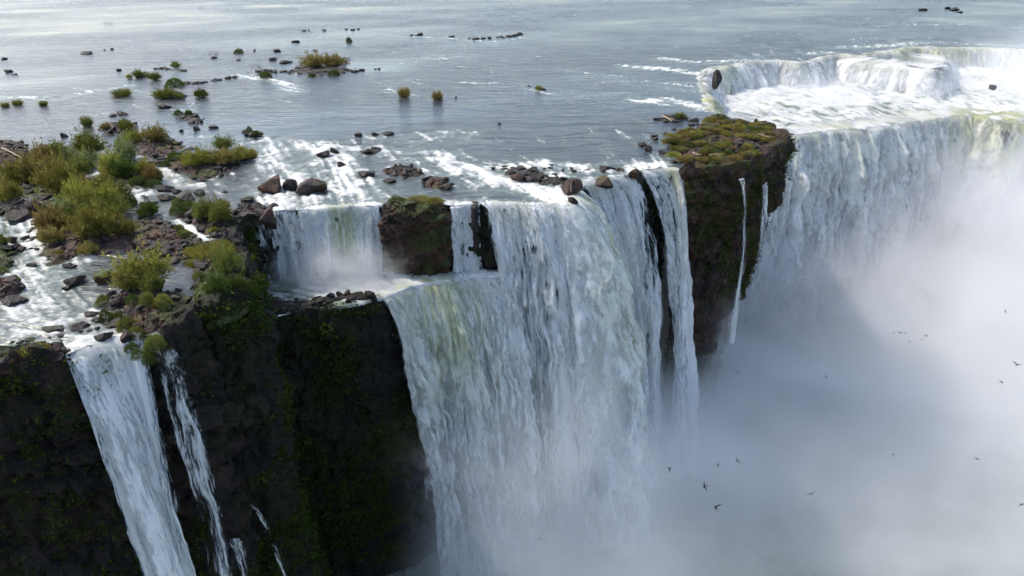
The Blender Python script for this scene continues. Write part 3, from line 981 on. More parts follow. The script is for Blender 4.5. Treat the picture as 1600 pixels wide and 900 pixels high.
islet([(655, 284), (672, 275), (700, 280), (706, 292), (690, 297), (665, 292)], .8, 'redrock', 'red brown rock hump just upstream of the square block', 27, 14, .45)
islet([(352, 513), (398, 497), (450, 490), (500, 480), (560, 467), (588, 463), (560, 458), (500, 466), (440, 472), (392, 474)], .7, 'rock', 'dark wet rock floor along the edge of the flat step', 28, 40, .3, zb=ZT1)
islet([(364, 332), (385, 318), (408, 322), (425, 328), (420, 340), (396, 344), (374, 352)], .9, 'redrock', 'brown ledge at the corner where the short cascade begins', 29, 20, .5)
islet([(782, 268), (810, 262), (850, 268), (885, 282), (910, 286), (900, 296), (870, 292), (820, 284)], .5, 'rock', 'broken dark rocks along the lip of the central fall', 30, 30, .5)

# single boulders: x, y at the foot, width, height in photo pixels, material, label
BOULDERS = [
    (426, 300, 37, 29, 'redrock', 'brown boulder, leftmost of the pair above the short cascade'),
    (455, 298, 20, 22, 'rock', 'small dark boulder wedged between two brown boulders'),
    (482, 302, 42, 28, 'redrock', 'large brown boulder, right one of the pair above the short cascade'),
    (505, 246, 24, 12, 'rock', 'dark flat boulder at the head of the rapids'), (521, 239, 18, 9, 'rock', 'small dark boulder touching the head of the rapids'),
    (533, 261, 15, 11, 'rock', 'round black boulder alone in the middle of the rapids'), (573, 277, 28, 10, 'rock', 'long low black boulder left of the broad rock hump'),
    (608, 284, 20, 6, 'rock', 'low sliver of rock under the broad rock hump'), (697, 296, 22, 11, 'rock', 'dark boulder behind the mossy top of the square block'),
    (387, 316, 23, 10, 'rock', 'flat black boulder upstream of the brown ledge'), (404, 325, 17, 10, 'rock', 'small boulder on the brown ledge'), (421, 348, 24, 30, 'redrock', 'upright boulder on the lip of the short cascade'),
    (560, 213, 13, 6, 'rock', 'leftmost small rock of the line across the upper river'), (585, 211, 12, 5, 'rock', 'middle small rock of the line across the upper river'), (608, 211, 16, 6, 'rock', 'rightmost small rock of the line across the upper river'),
    (892, 304, 36, 24, 'redrock', 'brown boulder with a stick on the lip of the central fall'), (895, 318, 18, 12, 'rock', 'small rock under the boulder with the stick'),
    (810, 282, 26, 12, 'redrock', 'red rock in white water above the central fall'), (991, 275, 16, 12, 'redrock', 'red knob at the top of the dark slot'),
    (949, 266, 30, 7, 'rock', 'flat rock on the lip left of the dark slot'), (945, 290, 26, 14, 'redrock', 'reddish rock on the streaky lip'),
    (1004, 228, 13, 7, 'rock', 'left one of two rocks in the water beside the headland'), (1014, 236, 11, 8, 'rock', 'right one of two rocks in the water beside the headland'),
    (1120, 132, 16, 24, 'rock', 'black rock standing in the horseshoe cascade'), (780, 194, 5, 3, 'rock', 'tiny rock alone in open dark water'), (712, 153, 5, 3, 'rock', 'tiny rock right of the two reed tufts'),
    (98, 214, 13, 8, 'rock', 'round dark rock alone in the calm left water'), (12, 113, 11, 5, 'rock', 'dark rock near the left frame edge in open water'), (5, 94, 11, 5, 'rock', 'dark rock cut by the left frame edge'), (23, 117, 9, 3, 'rock', 'flat rock beside the dark rock near the left edge'),
    (136, 85, 17, 5, 'rock', 'flat long rock far out in the left water'), (174, 78, 7, 3, 'rock', 'tiny rock right of the flat long rock'), (163, 79, 4, 2, 'rock', 'speck of rock beside the flat long rock'),
    (186, 111, 7, 4, 'rock', 'small square rock far out in the left water'), (433, 81, 10, 6, 'rock', 'round rock upstream of the distant bar'), (333, 200, 13, 6, 'rock', 'dark oval rock in blue mid water'),
    (190, 180, 14, 6, 'rock', 'right one of two flat rocks behind the dark islet'), (176, 182, 11, 4, 'rock', 'left one of two flat rocks behind the dark islet'), (306, 203, 15, 7, 'rock', 'rock below the narrow reef'), (282, 206, 8, 4, 'rock', 'small rock left of the rock below the narrow reef'),
    (256, 169, 24, 6, 'rock', 'flat rock with white water on its right'), (461, 66, 11, 4, 'rock', 'dark rock far upstream, above the distant bar'), (373, 95, 7, 3, 'rock', 'small rock in the far channel'), (397, 80, 5, 3, 'rock', 'speck of rock beside the far little shrub'),
    (424, 95, 15, 5, 'rock', 'left one of the two flat rocks before the distant bar'), (444, 99, 24, 5, 'rock', 'right one of the two flat rocks before the distant bar'), (333, 92, 11, 4, 'rock', 'flat rock under bare twigs in the far channel'), (492, 80, 10, 3, 'rock', 'flat rock behind the distant bar'),
    (32, 345, 36, 18, 'rock', 'black boulder with foam around it in the left rapids'), (56, 330, 28, 20, 'redrock', 'mossy topped boulder at the head of the left rapids'), (20, 326, 34, 16, 'rock', 'black boulder below the shrub at the left edge'),
    (22, 390, 16, 10, 'rock', 'left stone of the pair in the foam'), (32, 391, 13, 8, 'rock', 'right stone of the pair in the foam'), (18, 378, 16, 9, 'redrock', 'brown stone above the pair in the foam'), (50, 375, 20, 6, 'rock', 'flat dark rock sticking out from the big thicket islet'),
    (115, 444, 28, 15, 'redrock', 'jagged brown rock in the glittering shallows'), (104, 452, 14, 7, 'rock', 'small rock at the foot of the jagged brown rock'), (162, 441, 30, 19, 'redrock', 'pyramid shaped brown boulder beside the big bush'), (18, 476, 28, 11, 'rock', 'dark boulder below the reddish hump'), (35, 472, 14, 9, 'rock', 'dark stone right of the boulder below the hump'),
    (45, 418, 18, 7, 'rock', 'low rock in the foam below the big thicket islet'), (255, 299, 24, 10, 'rock', 'rock left of the little white chute above the slab field'), (275, 302, 12, 7, 'rock', 'dark rock right of the little white chute'), (290, 312, 26, 14, 'rock', 'black rock behind the moss ball'),
    (312, 305, 15, 8, 'rock', 'rounded black rock in the blue channel'), (350, 301, 9, 4, 'rock', 'tiny rock in the blue channel near the rapids'), (258, 313, 22, 9, 'rock', 'black rock between the shrubs and the blue channel'), (250, 345, 10, 6, 'rock', 'small rock above the slab field'),
    (142, 495, 18, 9, 'rock', 'dark rock at the head of the narrow waterfall, left side'), (125, 514, 26, 9, 'rock', 'low wet rock just upstream of the narrow waterfall'), (80, 520, 30, 8, 'rock', 'smooth wet rock under thin water upstream of the narrow waterfall'), (160, 532, 24, 15, 'rock', 'dark rock in the lip of the narrow waterfall'),
    (196, 530, 20, 14, 'redrock', 'brown rock right of the narrow waterfall lip'), (1449, 118, 18, 10, 'rock', 'dark rock on top of the white mound'), (1552, 140, 13, 9, 'rock', 'dark rock in the spray at the right edge'),
]
for x, y, w, h, mt, lb in BOULDERS:
    put_rock(x, y, w, h, mt, lb, name='boulder' if w > 17 else 'rock', z=.0 if not (1400 < x) else -4)


ORD = 'first second third fourth fifth sixth seventh eighth ninth tenth eleventh twelfth thirteenth fourteenth fifteenth sixteenth seventeenth eighteenth nineteenth twentieth'.split()
ORD += ['twenty-' + w for w in ORD[:9]] + ['thirtieth'] + ['thirty-' + w for w in ORD[:9]]


def scatter_rocks(line, n, spread, w, lb, group):
    pts = np.array(line, float)
    k = []
    for i in range(n):
        t = random.random() * (len(pts) - 1)
        a = int(t)
        p = pts[a] + (pts[min(a + 1, len(pts) - 1)] - pts[a]) * (t - a)
        k.append((p[0] + random.gauss(0, spread), p[1] + random.gauss(0, spread * .22)))
    k.sort()
    for i, (x, y) in enumerate(k):
        ww = random.uniform(*w)
        put_rock(x, y, ww, ww * random.uniform(.3, .5), 'rock', ORD[i] + ' from left, ' + lb, group=group)


scatter_rocks([(242, 107), (265, 109), (290, 111)], 12, 2, (4, 10), 'small black rock in the far chain below the little round shrub', 'chain of far rocks left of the bar')
scatter_rocks([(288, 132), (315, 130), (345, 125), (365, 121)], 22, 2, (4, 11), 'small black rock in the slanting far reef', 'slanting far reef')
scatter_rocks([(385, 113), (410, 112), (430, 112)], 12, 3, (4, 9), 'small black rock around the small far reef', 'rocks of the small far reef')
scatter_rocks([(440, 112), (480, 117), (530, 108), (556, 112), (600, 106)], 30, 2, (4, 9), 'small black rock strung along the foot of the distant bar', 'rocks along the distant bar')
scatter_rocks([(640, 56), (680, 54), (740, 62), (800, 57), (815, 54)], 22, 2, (4, 9), 'small dark rock in the far line of white riffles', 'rocks in the far riffle')
scatter_rocks([(545, 48), (560, 46), (470, 49), (510, 48)], 8, 3, (4, 8), 'tiny dark rock at the far end of the river', 'far end rocks')
scatter_rocks([(820, 134), (842, 138), (850, 140)], 6, 2, (4, 7), 'tiny rock beside the lone yellow tuft', 'rocks at the lone tuft')
scatter_rocks([(240, 250), (275, 245), (255, 262), (225, 250), (290, 232), (310, 238)], 26, 5, (5, 12), 'dark stone in the shallows between the two central islets', 'stones between the islets')
scatter_rocks([(200, 300), (240, 318), (215, 330), (232, 350), (262, 340)], 22, 7, (5, 12), 'dark stone in the shallows right of the big thicket', 'stones right of the thicket')
scatter_rocks([(70, 312), (95, 318), (60, 345), (45, 370), (60, 395), (100, 415), (125, 418)], 26, 5, (5, 13), 'wet stone along the left rapids beside the big thicket', 'stones along the left rapids')
scatter_rocks([(150, 500), (175, 510), (120, 522), (60, 532), (20, 536)], 22, 4, (6, 14), 'wet stone in the ledge above the narrow waterfall', 'stones above the narrow waterfall')
scatter_rocks([(375, 318), (400, 332), (430, 322)], 12, 5, (6, 12), 'dark stone by the brown ledge at the short cascade', 'stones by the brown ledge')
scatter_rocks([(760, 262), (800, 266), (850, 262), (900, 268), (950, 270), (1010, 264)], 24, 6, (5, 12), 'dark stone in the white water along the central lip', 'stones along the central lip')
scatter_rocks([(1045, 192), (1080, 190), (1100, 190), (1020, 215), (1030, 222)], 16, 4, (5, 11), 'dark stone at the water edge of the headland', 'stones at the headland shore')
scatter_rocks([(1440, 16), (1500, 18), (1475, 14)], 5, 5, (6, 12), 'tiny far rock near the top right of the river', 'far right rocks')


# tall rocks in the lips
def pillar(pts, ztop, zbot, depth, mat, label, seed, name='rock_block', amp=.5, cat='rock', front=0.0):
    a, b = at(*pts[0], 0)[:2], at(*pts[1], 0)[:2]
    c = (a + b) / 2
    t = (b - a) / np.linalg.norm(b - a)
    nr = np.array((t[1], -t[0]))
    wd = np.linalg.norm(b - a)
    v, f = ICO[5]
    e = 5.0
    r = 1.0 / (np.abs(v) ** e).sum(1) ** (1 / e)
    q = v * r[:, None]
    X = q[:, 0] * wd / 2
    Y = q[:, 1] * depth / 2 + front
    Z = (q[:, 2] + 1) / 2 * (ztop - zbot) + zbot
    w = np.c_[c[0] + t[0] * X + nr[0] * Y, c[1] + t[1] * X + nr[1] * Y, Z]
    wb = worley(w * (.45, .45, .6), seed)
    wc = worley(w * (1.1, 1.1, 1.5), seed + 3)
    d = fbm(w * .25, 4, seed) * .9 + wb[2] * .35 + wc[2] * .16 + fbm(w * 1.2, 2, seed + 4) * .2
    w[:, :2] += (np.outer(q[:, 0], t) + np.outer(q[:, 1], nr)) * (d * amp)[:, None]
    w[:, 2] += q[:, 2] * d * amp * .4
    return obj(name, mesh_from(name, w, f, False), M[mat], label=label, cat=cat)


pillar([(598, 320), (703, 320)], .9, ZT1 - 1, 7, 'headland', 'square red rock block standing between the short cascade and the white strand', 71, amp=1.5, front=.4)
pillar([(738, 319), (748, 319)], .3, -10, 3.5, 'rock', 'black rock fin in the gap of the central lip', 72, front=.6)
pillar([(982, 271), (999, 268)], .5, -18, 3.5, 'rock', 'dark rock pillar in the slot of the far central lip', 73, front=.3)
pillar([(838, 319), (846, 319)], .2, -8, 2.0, 'rock', 'small dark tooth of rock in the central lip', 74, front=.2)


# ------------------------------------------------------------------ shrubs
def leaf_mesh(name, P_, D_, L_, Wd, tint):
    """quads at P_, along D_, length L_, width Wd"""
    n = len(P_)
    g = np.random.default_rng(n)
    side = np.cross(D_, g.normal(size=(n, 3)))
    side /= np.linalg.norm(side, axis=1)[:, None] + 1e-9
    a = P_ - side * (Wd * .5)[:, None] * .3
    b = P_ + D_ * (L_ * .45)[:, None] - side * (Wd * .5)[:, None]
    c = P_ + D_ * L_[:, None]
    d = P_ + D_ * (L_ * .45)[:, None] + side * (Wd * .5)[:, None]
    v = np.stack([a, b, c, d], 1).reshape(-1, 3)
    return mesh_from(name, v, np.arange(n * 4).reshape(n, 4), False, {'tint': np.repeat(tint, 4)})


def tubes(name, A, B, r):
    v, f = [], []
    for a, b in zip(A, B):
        d = b - a
        d = d / (np.linalg.norm(d) + 1e-9)
        u = np.cross(d, (.3, .9, .2))
        u /= np.linalg.norm(u)
        w = np.cross(d, u)
        k = len(v)
        for p, rr in ((a, r), (b, r * .35)):
            for j in range(3):
                v.append(p + rr * (u * math.cos(j * 2.1) + w * math.sin(j * 2.1)))
        f += [(k + j, k + (j + 1) % 3, k + 3 + (j + 1) % 3, k + 3 + j) for j in range(3)]
    return mesh_from(name, np.array(v), np.array(f))


def make_shrub(kind, seed):
    g = np.random.default_rng(seed)
    if kind == 'feather':      # willow-like shrub of thin upright twigs
        ns, nl = 190, 17
        th = g.uniform(0, 2 * np.pi, ns)
        el = np.arccos(g.uniform(0.0, 1, ns)) * .95
        ln = g.uniform(.62, 1.08, ns) * (1 + .22 * np.sin(th * 2 + seed) + .15 * np.sin(th * 5 + seed * 2))
        tip = np.c_[np.sin(el) * np.cos(th), np.sin(el) * np.sin(th), np.cos(el) * .95 + .12] * ln[:, None]
        root = np.c_[np.cos(th), np.sin(th), 0 * th] * g.uniform(.05, .4, ns)[:, None]
        k = np.tile(np.linspace(.3, 1.0, nl), ns)
        A = np.repeat(root, nl, 0)
        B = np.repeat(tip, nl, 0)
        p = A + (B - A) * k[:, None] + g.normal(0, .045, (ns * nl, 3))
        p[:, 2] += .12 * np.sin(np.pi * k)
        d = (B - A) / np.linalg.norm(B - A, axis=1)[:, None] * .8 + g.normal(0, .5, (ns * nl, 3)) + (0, 0, .25)
        L, Wd = g.uniform(.11, .22, ns * nl), g.uniform(.03, .065, ns * nl)
        tint = np.repeat(g.uniform(0, 1, ns), nl) * .7 + g.uniform(0, .3, ns * nl)
        st = (root[::4], tip[::4] * .8, .016)
    elif kind == 'dome':       # dense rounded bush
        n = 2600
        v = g.normal(size=(n, 3))
        v /= np.linalg.norm(v, axis=1)[:, None]
        v[:, 2] = np.abs(v[:, 2])
        lump = 1 + .24 * fbm(v * 1.8 + seed, 3, seed) * 1.4
        p = v * (lump * g.uniform(.55, 1.0, n) ** .5)[:, None]
        p[:, 2] *= .9
        d = v * .7 + g.normal(0, .6, (n, 3)) + (0, 0, .3)
        L, Wd = g.uniform(.09, .17, n), g.uniform(.03, .065, n)
        tint = np.clip(.5 + .5 * fbm(v * 3 + seed, 2, seed + 1) + g.normal(0, .2, n), 0, 1)
        q = v[:30] * .7
        st = (q * (.12, .12, 0), q, .02)
    else:                      # tussock of long blades
        n = 620
        th = g.uniform(0, 2 * np.pi, n)
        el = np.abs(g.normal(0, .55, n))
        p = np.c_[np.cos(th), np.sin(th), 0 * th] * (g.uniform(0, 1, n) ** .5 * .55)[:, None]
        d = np.c_[np.sin(el) * np.cos(th), np.sin(el) * np.sin(th), np.cos(el)] + g.normal(0, .12, (n, 3))
        L, Wd = g.uniform(.45, 1.1, n), g.uniform(.025, .05, n)
        tint = g.uniform(0, 1, n)
        st = (p[:12], p[:12] + d[:12] * .6, .014)
    d /= np.linalg.norm(d, axis=1)[:, None]
    return leaf_mesh('foliage', p, d, L, Wd, tint), tubes('stems', *st)


SHRUB = {k: [make_shrub(k, 500 + 7 * i + j) for i in range(c)] for j, (k, c) in enumerate((('feather', 5), ('dome', 4), ('tuss', 3)))}
for kk in SHRUB.values():
    for fo_, st_ in kk:
        fo_.materials.append(LEAF[0])
        st_.materials.append(M['stem'])


def put_shrub(x, y, w, h, kind, hue, label, group=None, z=None, cat='shrub', name='shrub', zb=0.0):
    m = metre(x, y, zb)
    p = at(x, y, zb)
    rad = w * m * .5
    yy = p[1] + rad * .55
    gz = ground_z(p[0], yy, zb) if z is None else z
    root = bpy.data.objects.new(name, None)
    col.objects.link(root)
    root.empty_display_size = .3
    root.location = (p[0], yy, gz - .05)
    root.scale = (rad * 1.12, rad * 1.12, max(h * m * 1.0, rad * (.22 if kind == 'tuss' else .6)))
    root.rotation_euler = (0, 0, random.uniform(0, 6.28))
    tag(root, label, cat, group)
    fm, sm = random.choice(SHRUB[kind])
    a = bpy.data.objects.new('foliage', fm)
    b = bpy.data.objects.new('stems', sm)
    for o in (a, b):
        col.objects.link(o)
        o.parent = root
    a.material_slots[0].link = 'OBJECT'
    a.material_slots[0].material = LEAF[hue]
    return root


F_, D_, T_ = 'feather', 'dome', 'tuss'
SHRUBS = [
    (135, 245, 48, 34, F_, 0, 'dark green rounded shrub at the water edge behind the thicket'), (134, 198, 18, 19, T_, 0, 'lone grassy shrub standing in calm left water'),
    (164, 206, 16, 9, F_, 2, 'low olive shrub, left one on the small dark islet'), (194, 206, 27, 14, F_, 0, 'green shrub, right one on the small dark islet'),
    (192, 229, 20, 14, D_, 4, 'dark green bush, left one on the brown islet behind the thicket'), (208, 229, 26, 18, F_, 1, 'yellow green shrub, middle one on the brown islet behind the thicket'), (240, 228, 36, 22, F_, 2, 'olive shrub, right one on the brown islet behind the thicket'), (258, 218, 10, 8, D_, 4, 'tiny dark bush at the end of the brown islet'),
    (347, 235, 28, 20, F_, 0, 'round green shrub standing behind the wedge shaped islet'), (307, 268, 46, 24, F_, 1, 'yellow green shrub, largest on the wedge shaped islet'), (273, 256, 24, 15, D_, 4, 'dark green bush at the left end of the wedge shaped islet'), (258, 262, 14, 10, D_, 4, 'small dark bush beside the left end of the wedge shaped islet'),
    (350, 262, 38, 20, F_, 2, 'olive shrub in the middle of the wedge shaped islet'), (374, 254, 34, 20, F_, 1, 'yellow green shrub near the right tip of the wedge shaped islet'), (392, 248, 22, 13, F_, 2, 'brownish shrub at the right tip of the wedge shaped islet'),
    (389, 208, 9, 8, D_, 4, 'left moss ball on the tiny islet above the rapids'), (399, 214, 12, 8, D_, 4, 'right moss ball on the tiny islet above the rapids'),
    (62, 258, 44, 28, F_, 2, 'brownish shrub at the left rear of the upper thicket'), (88, 256, 38, 30, F_, 0, 'green shrub at the rear of the upper thicket near boulders'), (110, 258, 24, 26, F_, 3, 'pale green shrub left of the dark rounded one'),
    (44, 290, 44, 42, F_, 2, 'large brown shrub in the upper thicket near the driftwood'), (20, 292, 46, 36, F_, 1, 'yellow green shrub at the left end of the upper thicket'), (78, 276, 38, 28, F_, 2, 'olive brown shrub in the middle of the upper thicket'), (128, 268, 44, 26, F_, 3, 'pale green shrub at the right rear of the upper thicket'),
    (112, 286, 44, 32, F_, 0, 'mid green shrub at the heart of the upper thicket'), (88, 308, 58, 44, F_, 1, 'large bright shrub at the front of the upper thicket'), (122, 302, 36, 26, F_, 2, 'olive shrub right of the bright one in the upper thicket'),
    (192, 254, 40, 32, F_, 3, 'palest green shrub right of the upper thicket'), (172, 280, 40, 36, F_, 1, 'yellow green shrub below the palest one'), (193, 284, 34, 30, F_, 4, 'dark green shrub beside the little channel'), (204, 272, 16, 14, D_, 4, 'dark round bush behind the islet of red rock'),
    (222, 276, 36, 20, F_, 1, 'yellow green shrub at the back of the islet of red rock'), (236, 284, 30, 20, F_, 2, 'olive shrub on the right of the islet of red rock'), (214, 292, 22, 14, D_, 4, 'dark green cushion at the front of the islet of red rock'), (236, 293, 24, 11, D_, 4, 'flat dark cushion at the right foot of the islet of red rock'),
    (160, 292, 34, 18, F_, 1, 'low yellow shrub joining the two thickets'), (152, 308, 34, 26, F_, 0, 'green shrub at the back of the biggest thicket'), (174, 312, 36, 24, F_, 0, 'green shrub at the right rear of the biggest thicket'),
    (122, 338, 58, 44, F_, 1, 'bright yellow green shrub topping the biggest thicket'), (155, 338, 52, 36, F_, 1, 'bright shrub right of the topmost one in the biggest thicket'), (180, 340, 34, 26, F_, 0, 'green shrub at the right end of the biggest thicket'),
    (100, 348, 36, 28, F_, 3, 'pale shrub at the left shoulder of the biggest thicket'), (140, 352, 50, 24, F_, 0, 'dark skirt of green shrub below the bright ones'), (170, 350, 40, 18, F_, 0, 'low green shrub above the slab rocks'),
    (78, 372, 46, 42, F_, 2, 'olive brown shrub on the left flank of the biggest thicket'), (104, 362, 34, 26, F_, 4, 'dark shrub in the fold of the biggest thicket'), (78, 388, 38, 24, F_, 2, 'brown shrub lowest on the left flank of the biggest thicket'),
    (144, 386, 60, 46, F_, 1, 'round bright shrub over the still pool'), (172, 378, 24, 24, F_, 0, 'green shrub beside the round bright one'), (192, 376, 36, 22, F_, 1, 'yellow green shrub at the edge of the slab field'), (134, 400, 34, 16, F_, 2, 'rusty brown shrub under the round bright one'), (178, 352, 26, 12, F_, 2, 'rusty low shrub above the slab field'),
    (93, 404, 12, 7, D_, 1, 'tiny yellow tuft on dark rock by the foam'), (199, 324, 22, 22, D_, 4, 'dark upright bush alone right of the biggest thicket'), (228, 340, 34, 22, F_, 4, 'dark green shrub with bare twigs near the slab field'),
    (11, 322, 42, 32, F_, 1, 'yellow green shrub at the left edge above the rapids'), (0, 392, 24, 20, F_, 0, 'shrub cut by the left edge beside the foam'), (2, 428, 14, 12, D_, 0, 'low bush at the left edge below the foam'), (58, 332, 22, 12, D_, 4, 'dark moss cap on the boulder at the head of the left rapids'),
    (276, 322, 15, 13, D_, 0, 'round moss ball in the blue channel'), (277, 338, 24, 14, D_, 4, 'dark cushion, left one above the white chute'), (294, 336, 26, 17, D_, 4, 'dark cushion, right one above the white chute'), (318, 352, 34, 30, F_, 0, 'green shrub, left half of the bush over the basin'), (342, 356, 42, 30, F_, 0, 'green shrub, right half of the bush over the basin'),
    (348, 330, 20, 14, F_, 2, 'reddish olive shrub at the top of the bush over the basin'), (280, 366, 14, 12, D_, 0, 'upper moss tuft on the slab field'), (287, 374, 18, 11, D_, 0, 'lower moss tuft on the slab field'), (295, 402, 16, 12, D_, 1, 'small tuft at the lower end of the slab field'), (316, 398, 12, 8, D_, 1, 'small tuft beside the end of the white chute'), (352, 390, 20, 16, D_, 0, 'round bush on the basin rim below the chute'), (334, 368, 12, 8, D_, 1, 'small tuft on red rock between chute and basin'),
    (220, 466, 76, 54, F_, 1, 'large golden green bush on the tall brown rock'), (200, 470, 36, 30, F_, 2, 'brownish left side bush below the large golden one'), (240, 478, 36, 28, F_, 0, 'green shaded bush right below the large golden one'),
    (322, 418, 56, 24, T_, 1, 'long yellow grass on top of the mossy knob'), (348, 410, 36, 18, F_, 1, 'yellow green shrub on top of the mossy knob'), (306, 428, 30, 18, T_, 1, 'grass tussock at the left of the mossy knob'), (344, 432, 28, 16, F_, 2, 'brown shrub on the face of the mossy knob'), (358, 448, 44, 34, F_, 0, 'green shrub hanging on the corner of the mossy knob'), (340, 478, 36, 34, F_, 4, 'dark shrub low on the corner of the mossy knob'), (370, 470, 30, 34, F_, 4, 'dark shrub at the basin side of the mossy knob'), (312, 452, 16, 10, D_, 0, 'small leafy plant in the crevice of the mossy knob'),
    (159, 478, 20, 16, D_, 0, 'green cushion nearest the glittering shallows'), (163, 502, 20, 18, D_, 4, 'left of the two dark cushions above the narrow fall'), (180, 502, 19, 15, D_, 4, 'right of the two dark cushions above the narrow fall'), (210, 493, 20, 16, D_, 4, 'dark cushion below the tall brown rock'), (236, 498, 22, 22, D_, 0, 'bright green cushion below the tall brown rock'), (256, 498, 24, 20, D_, 1, 'yellow green cushion at the cliff corner'),
    (196, 518, 26, 22, D_, 0, 'green cushion, upper of the pair at the narrow fall'), (208, 528, 28, 24, D_, 0, 'green cushion, lower of the pair at the narrow fall'), (202, 543, 20, 14, D_, 4, 'dark cushion wetted by the narrow fall'),
    (236, 540, 32, 22, D_, 0, 'broad cushion beside the wispy side stream'), (212, 554, 18, 14, D_, 4, 'small dark cushion hanging below the pair'), (230, 562, 18, 20, D_, 4, 'lowest cushion hanging between the two streams'),
    (46, 566, 36, 18, T_, 1, 'yellow grass tussock on the rim of the red cliff'), (10, 560, 22, 10, T_, 1, 'small grass tussock on the rim at the left edge'), (70, 556, 18, 10, T_, 1, 'small tussock right on the rim of the red cliff'), (24, 445, 12, 7, D_, 1, 'small yellow tuft on the reddish hump'),
    (66, 166, 14, 10, T_, 0, 'grassy tuft in the pale left water beside a riffle'), (25, 165, 16, 10, T_, 0, 'wide grassy tuft near the left edge'), (6, 168, 14, 9, T_, 0, 'grassy tuft at the left edge'), (187, 152, 30, 14, T_, 0, 'leaning patch of reeds in the far left water'),
    (215, 122, 18, 10, F_, 0, 'green shrub, right one on the little far reef'), (201, 123, 10, 6, F_, 1, 'yellow shrub, left one on the little far reef'), (240, 126, 18, 12, F_, 0, 'round green shrub right of the little far reef'), (270, 136, 26, 13, D_, 4, 'dense dark green bush far out'), (255, 156, 36, 14, F_, 0, 'wide grassy shrub far out'), (281, 155, 14, 8, F_, 0, 'small shrub at the right of the wide grassy one'), (312, 153, 25, 12, F_, 4, 'round dark shrub alone far out'),
    (273, 106, 15, 9, F_, 0, 'little round shrub in the far rock chain'), (278, 182, 12, 8, D_, 4, 'left shrub on the narrow reef'), (294, 182, 10, 8, D_, 4, 'right shrub on the narrow reef'), (372, 84, 13, 8, D_, 4, 'little dark shrub in the far channel'), (414, 122, 16, 10, D_, 4, 'dark shrub on the small far reef'),
    (488, 108, 34, 18, F_, 2, 'brown shrub, left half of the growth on the distant bar'), (520, 106, 38, 16, F_, 2, 'olive shrub, right half of the growth on the distant bar'), (487, 120, 10, 6, D_, 4, 'tiny dark bush at the foot of the distant bar'), (521, 118, 16, 9, D_, 4, 'dark bush at the right foot of the distant bar'), (545, 66, 8, 8, D_, 4, 'tiny dark bush far upstream'),
    (631, 153, 20, 19, T_, 2, 'left one of the two yellow reed tufts in open water'), (683, 157, 18, 17, T_, 2, 'right one of the two yellow reed tufts in open water'), (842, 141, 12, 8, T_, 1, 'lone yellow tuft in the dark open water'), (1062, 188, 16, 9, F_, 0, 'shrub on the tiny islet with the pale log'),
    (655, 322, 40, 5, T_, 1, 'thin yellow grass along the top of the square block'), (620, 324, 26, 7, D_, 4, 'moss pad at the left top of the square block'), (680, 324, 26, 7, D_, 1, 'moss pad at the right top of the square block'),
]
for x, y, w, h, k, hu, lb in SHRUBS:
    hang = (x, y) in ((202, 543), (212, 554), (230, 562), (236, 540), (208, 528))
    put_shrub(x, y, w, h, k, hu, lb, name='grass_tussock' if k == T_ else 'shrub', cat='grass tuft' if k == T_ else 'shrub', z=(-.6 if hang else (.7 if 600 < x < 700 and y > 300 else None)))

# tufts on the headland, named by where they stand on it
head = np.array([(1036, 220), (1075, 208), (1105, 194), (1130, 191), (1165, 197), (1206, 205), (1222, 220), (1200, 244), (1155, 257), (1105, 263), (1060, 263), (1038, 247)], float)
tufts = []
gg = np.random.default_rng(5)
while len(tufts) < 110:
    p = (gg.uniform(1035, 1215), gg.uniform(192, 262))
    if in_poly(np.array([p]), head)[0] and not (1105 < p[0] < 1128 and 222 < p[1] < 240):
        tufts.append(p)
CNT = {}
for x, y in sorted(tufts):
    where = 'river end' if x < 1090 else ('middle' if x < 1150 else 'outer corner')
    row = 'front' if y > 240 else ('centre' if y > 215 else 'back')
    hu = int(gg.choice([0, 1, 2, 2, 2, 4]))
    nm = ['green', 'yellow green', 'brown olive', 'pale', 'dark green'][hu]
    key_ = (nm, where, row)
    CNT[key_] = CNT.get(key_, -1) + 1
    put_shrub(x, y + 3, gg.uniform(10, 24), gg.uniform(3, 8), D_ if gg.random() < .4 else F_, hu, f'{ORD[CNT[key_]]} {nm} cushion plant from left, headland top, {where}, {row}', z=max(1.25, ground_z(*at(x, y)[:2])), group='cushion plants on the headland', cat='cushion plant', name='cushion_plant')


# ------------------------------------------------------------------ driftwood
def branch(name, pts, r, label, forks=(), group='driftwood'):
    """pts: world points; a bent tapering branch with side limbs in one mesh"""
    v, f = [], []

    def tube(pp, r0, r1):
        pp = np.array(pp, float)
        s, q = resample3(pp, 8)
        k0 = len(v)
        for i, p in enumerate(q):
            d = q[min(i + 1, 7)] - q[max(i - 1, 0)]
            d /= np.linalg.norm(d)
            a = np.cross(d, (.1, .2, .97))
            a /= np.linalg.norm(a) + 1e-9
            b = np.cross(d, a)
            rr = (r0 + (r1 - r0) * i / 7) * (1 + .15 * math.sin(i * 2.3))
            for j in range(6):
                v.append(p + rr * (a * math.cos(j * 1.047) + b * math.sin(j * 1.047)))
        for i in range(7):
            for j in range(6):
                f.append((k0 + i * 6 + j, k0 + i * 6 + (j + 1) % 6, k0 + (i + 1) * 6 + (j + 1) % 6, k0 + (i + 1) * 6 + j))
    tube(pts, r, r * .4)
    for k in forks:
        tube(k, r * .6, r * .2)
    return obj(name, mesh_from(name, np.array(v), np.array(f)), M['wood'], label=label, cat='driftwood', group=group)


def resample3(p, n):
    d = np.r_[0, np.cumsum(np.linalg.norm(np.diff(p, axis=0), axis=1))]
    s = np.linspace(0, d[-1], n)
    return s, np.stack([np.interp(s, d, p[:, k]) for k in range(3)], 1)


def W3(x, y, z):
    return at(x, y, z)


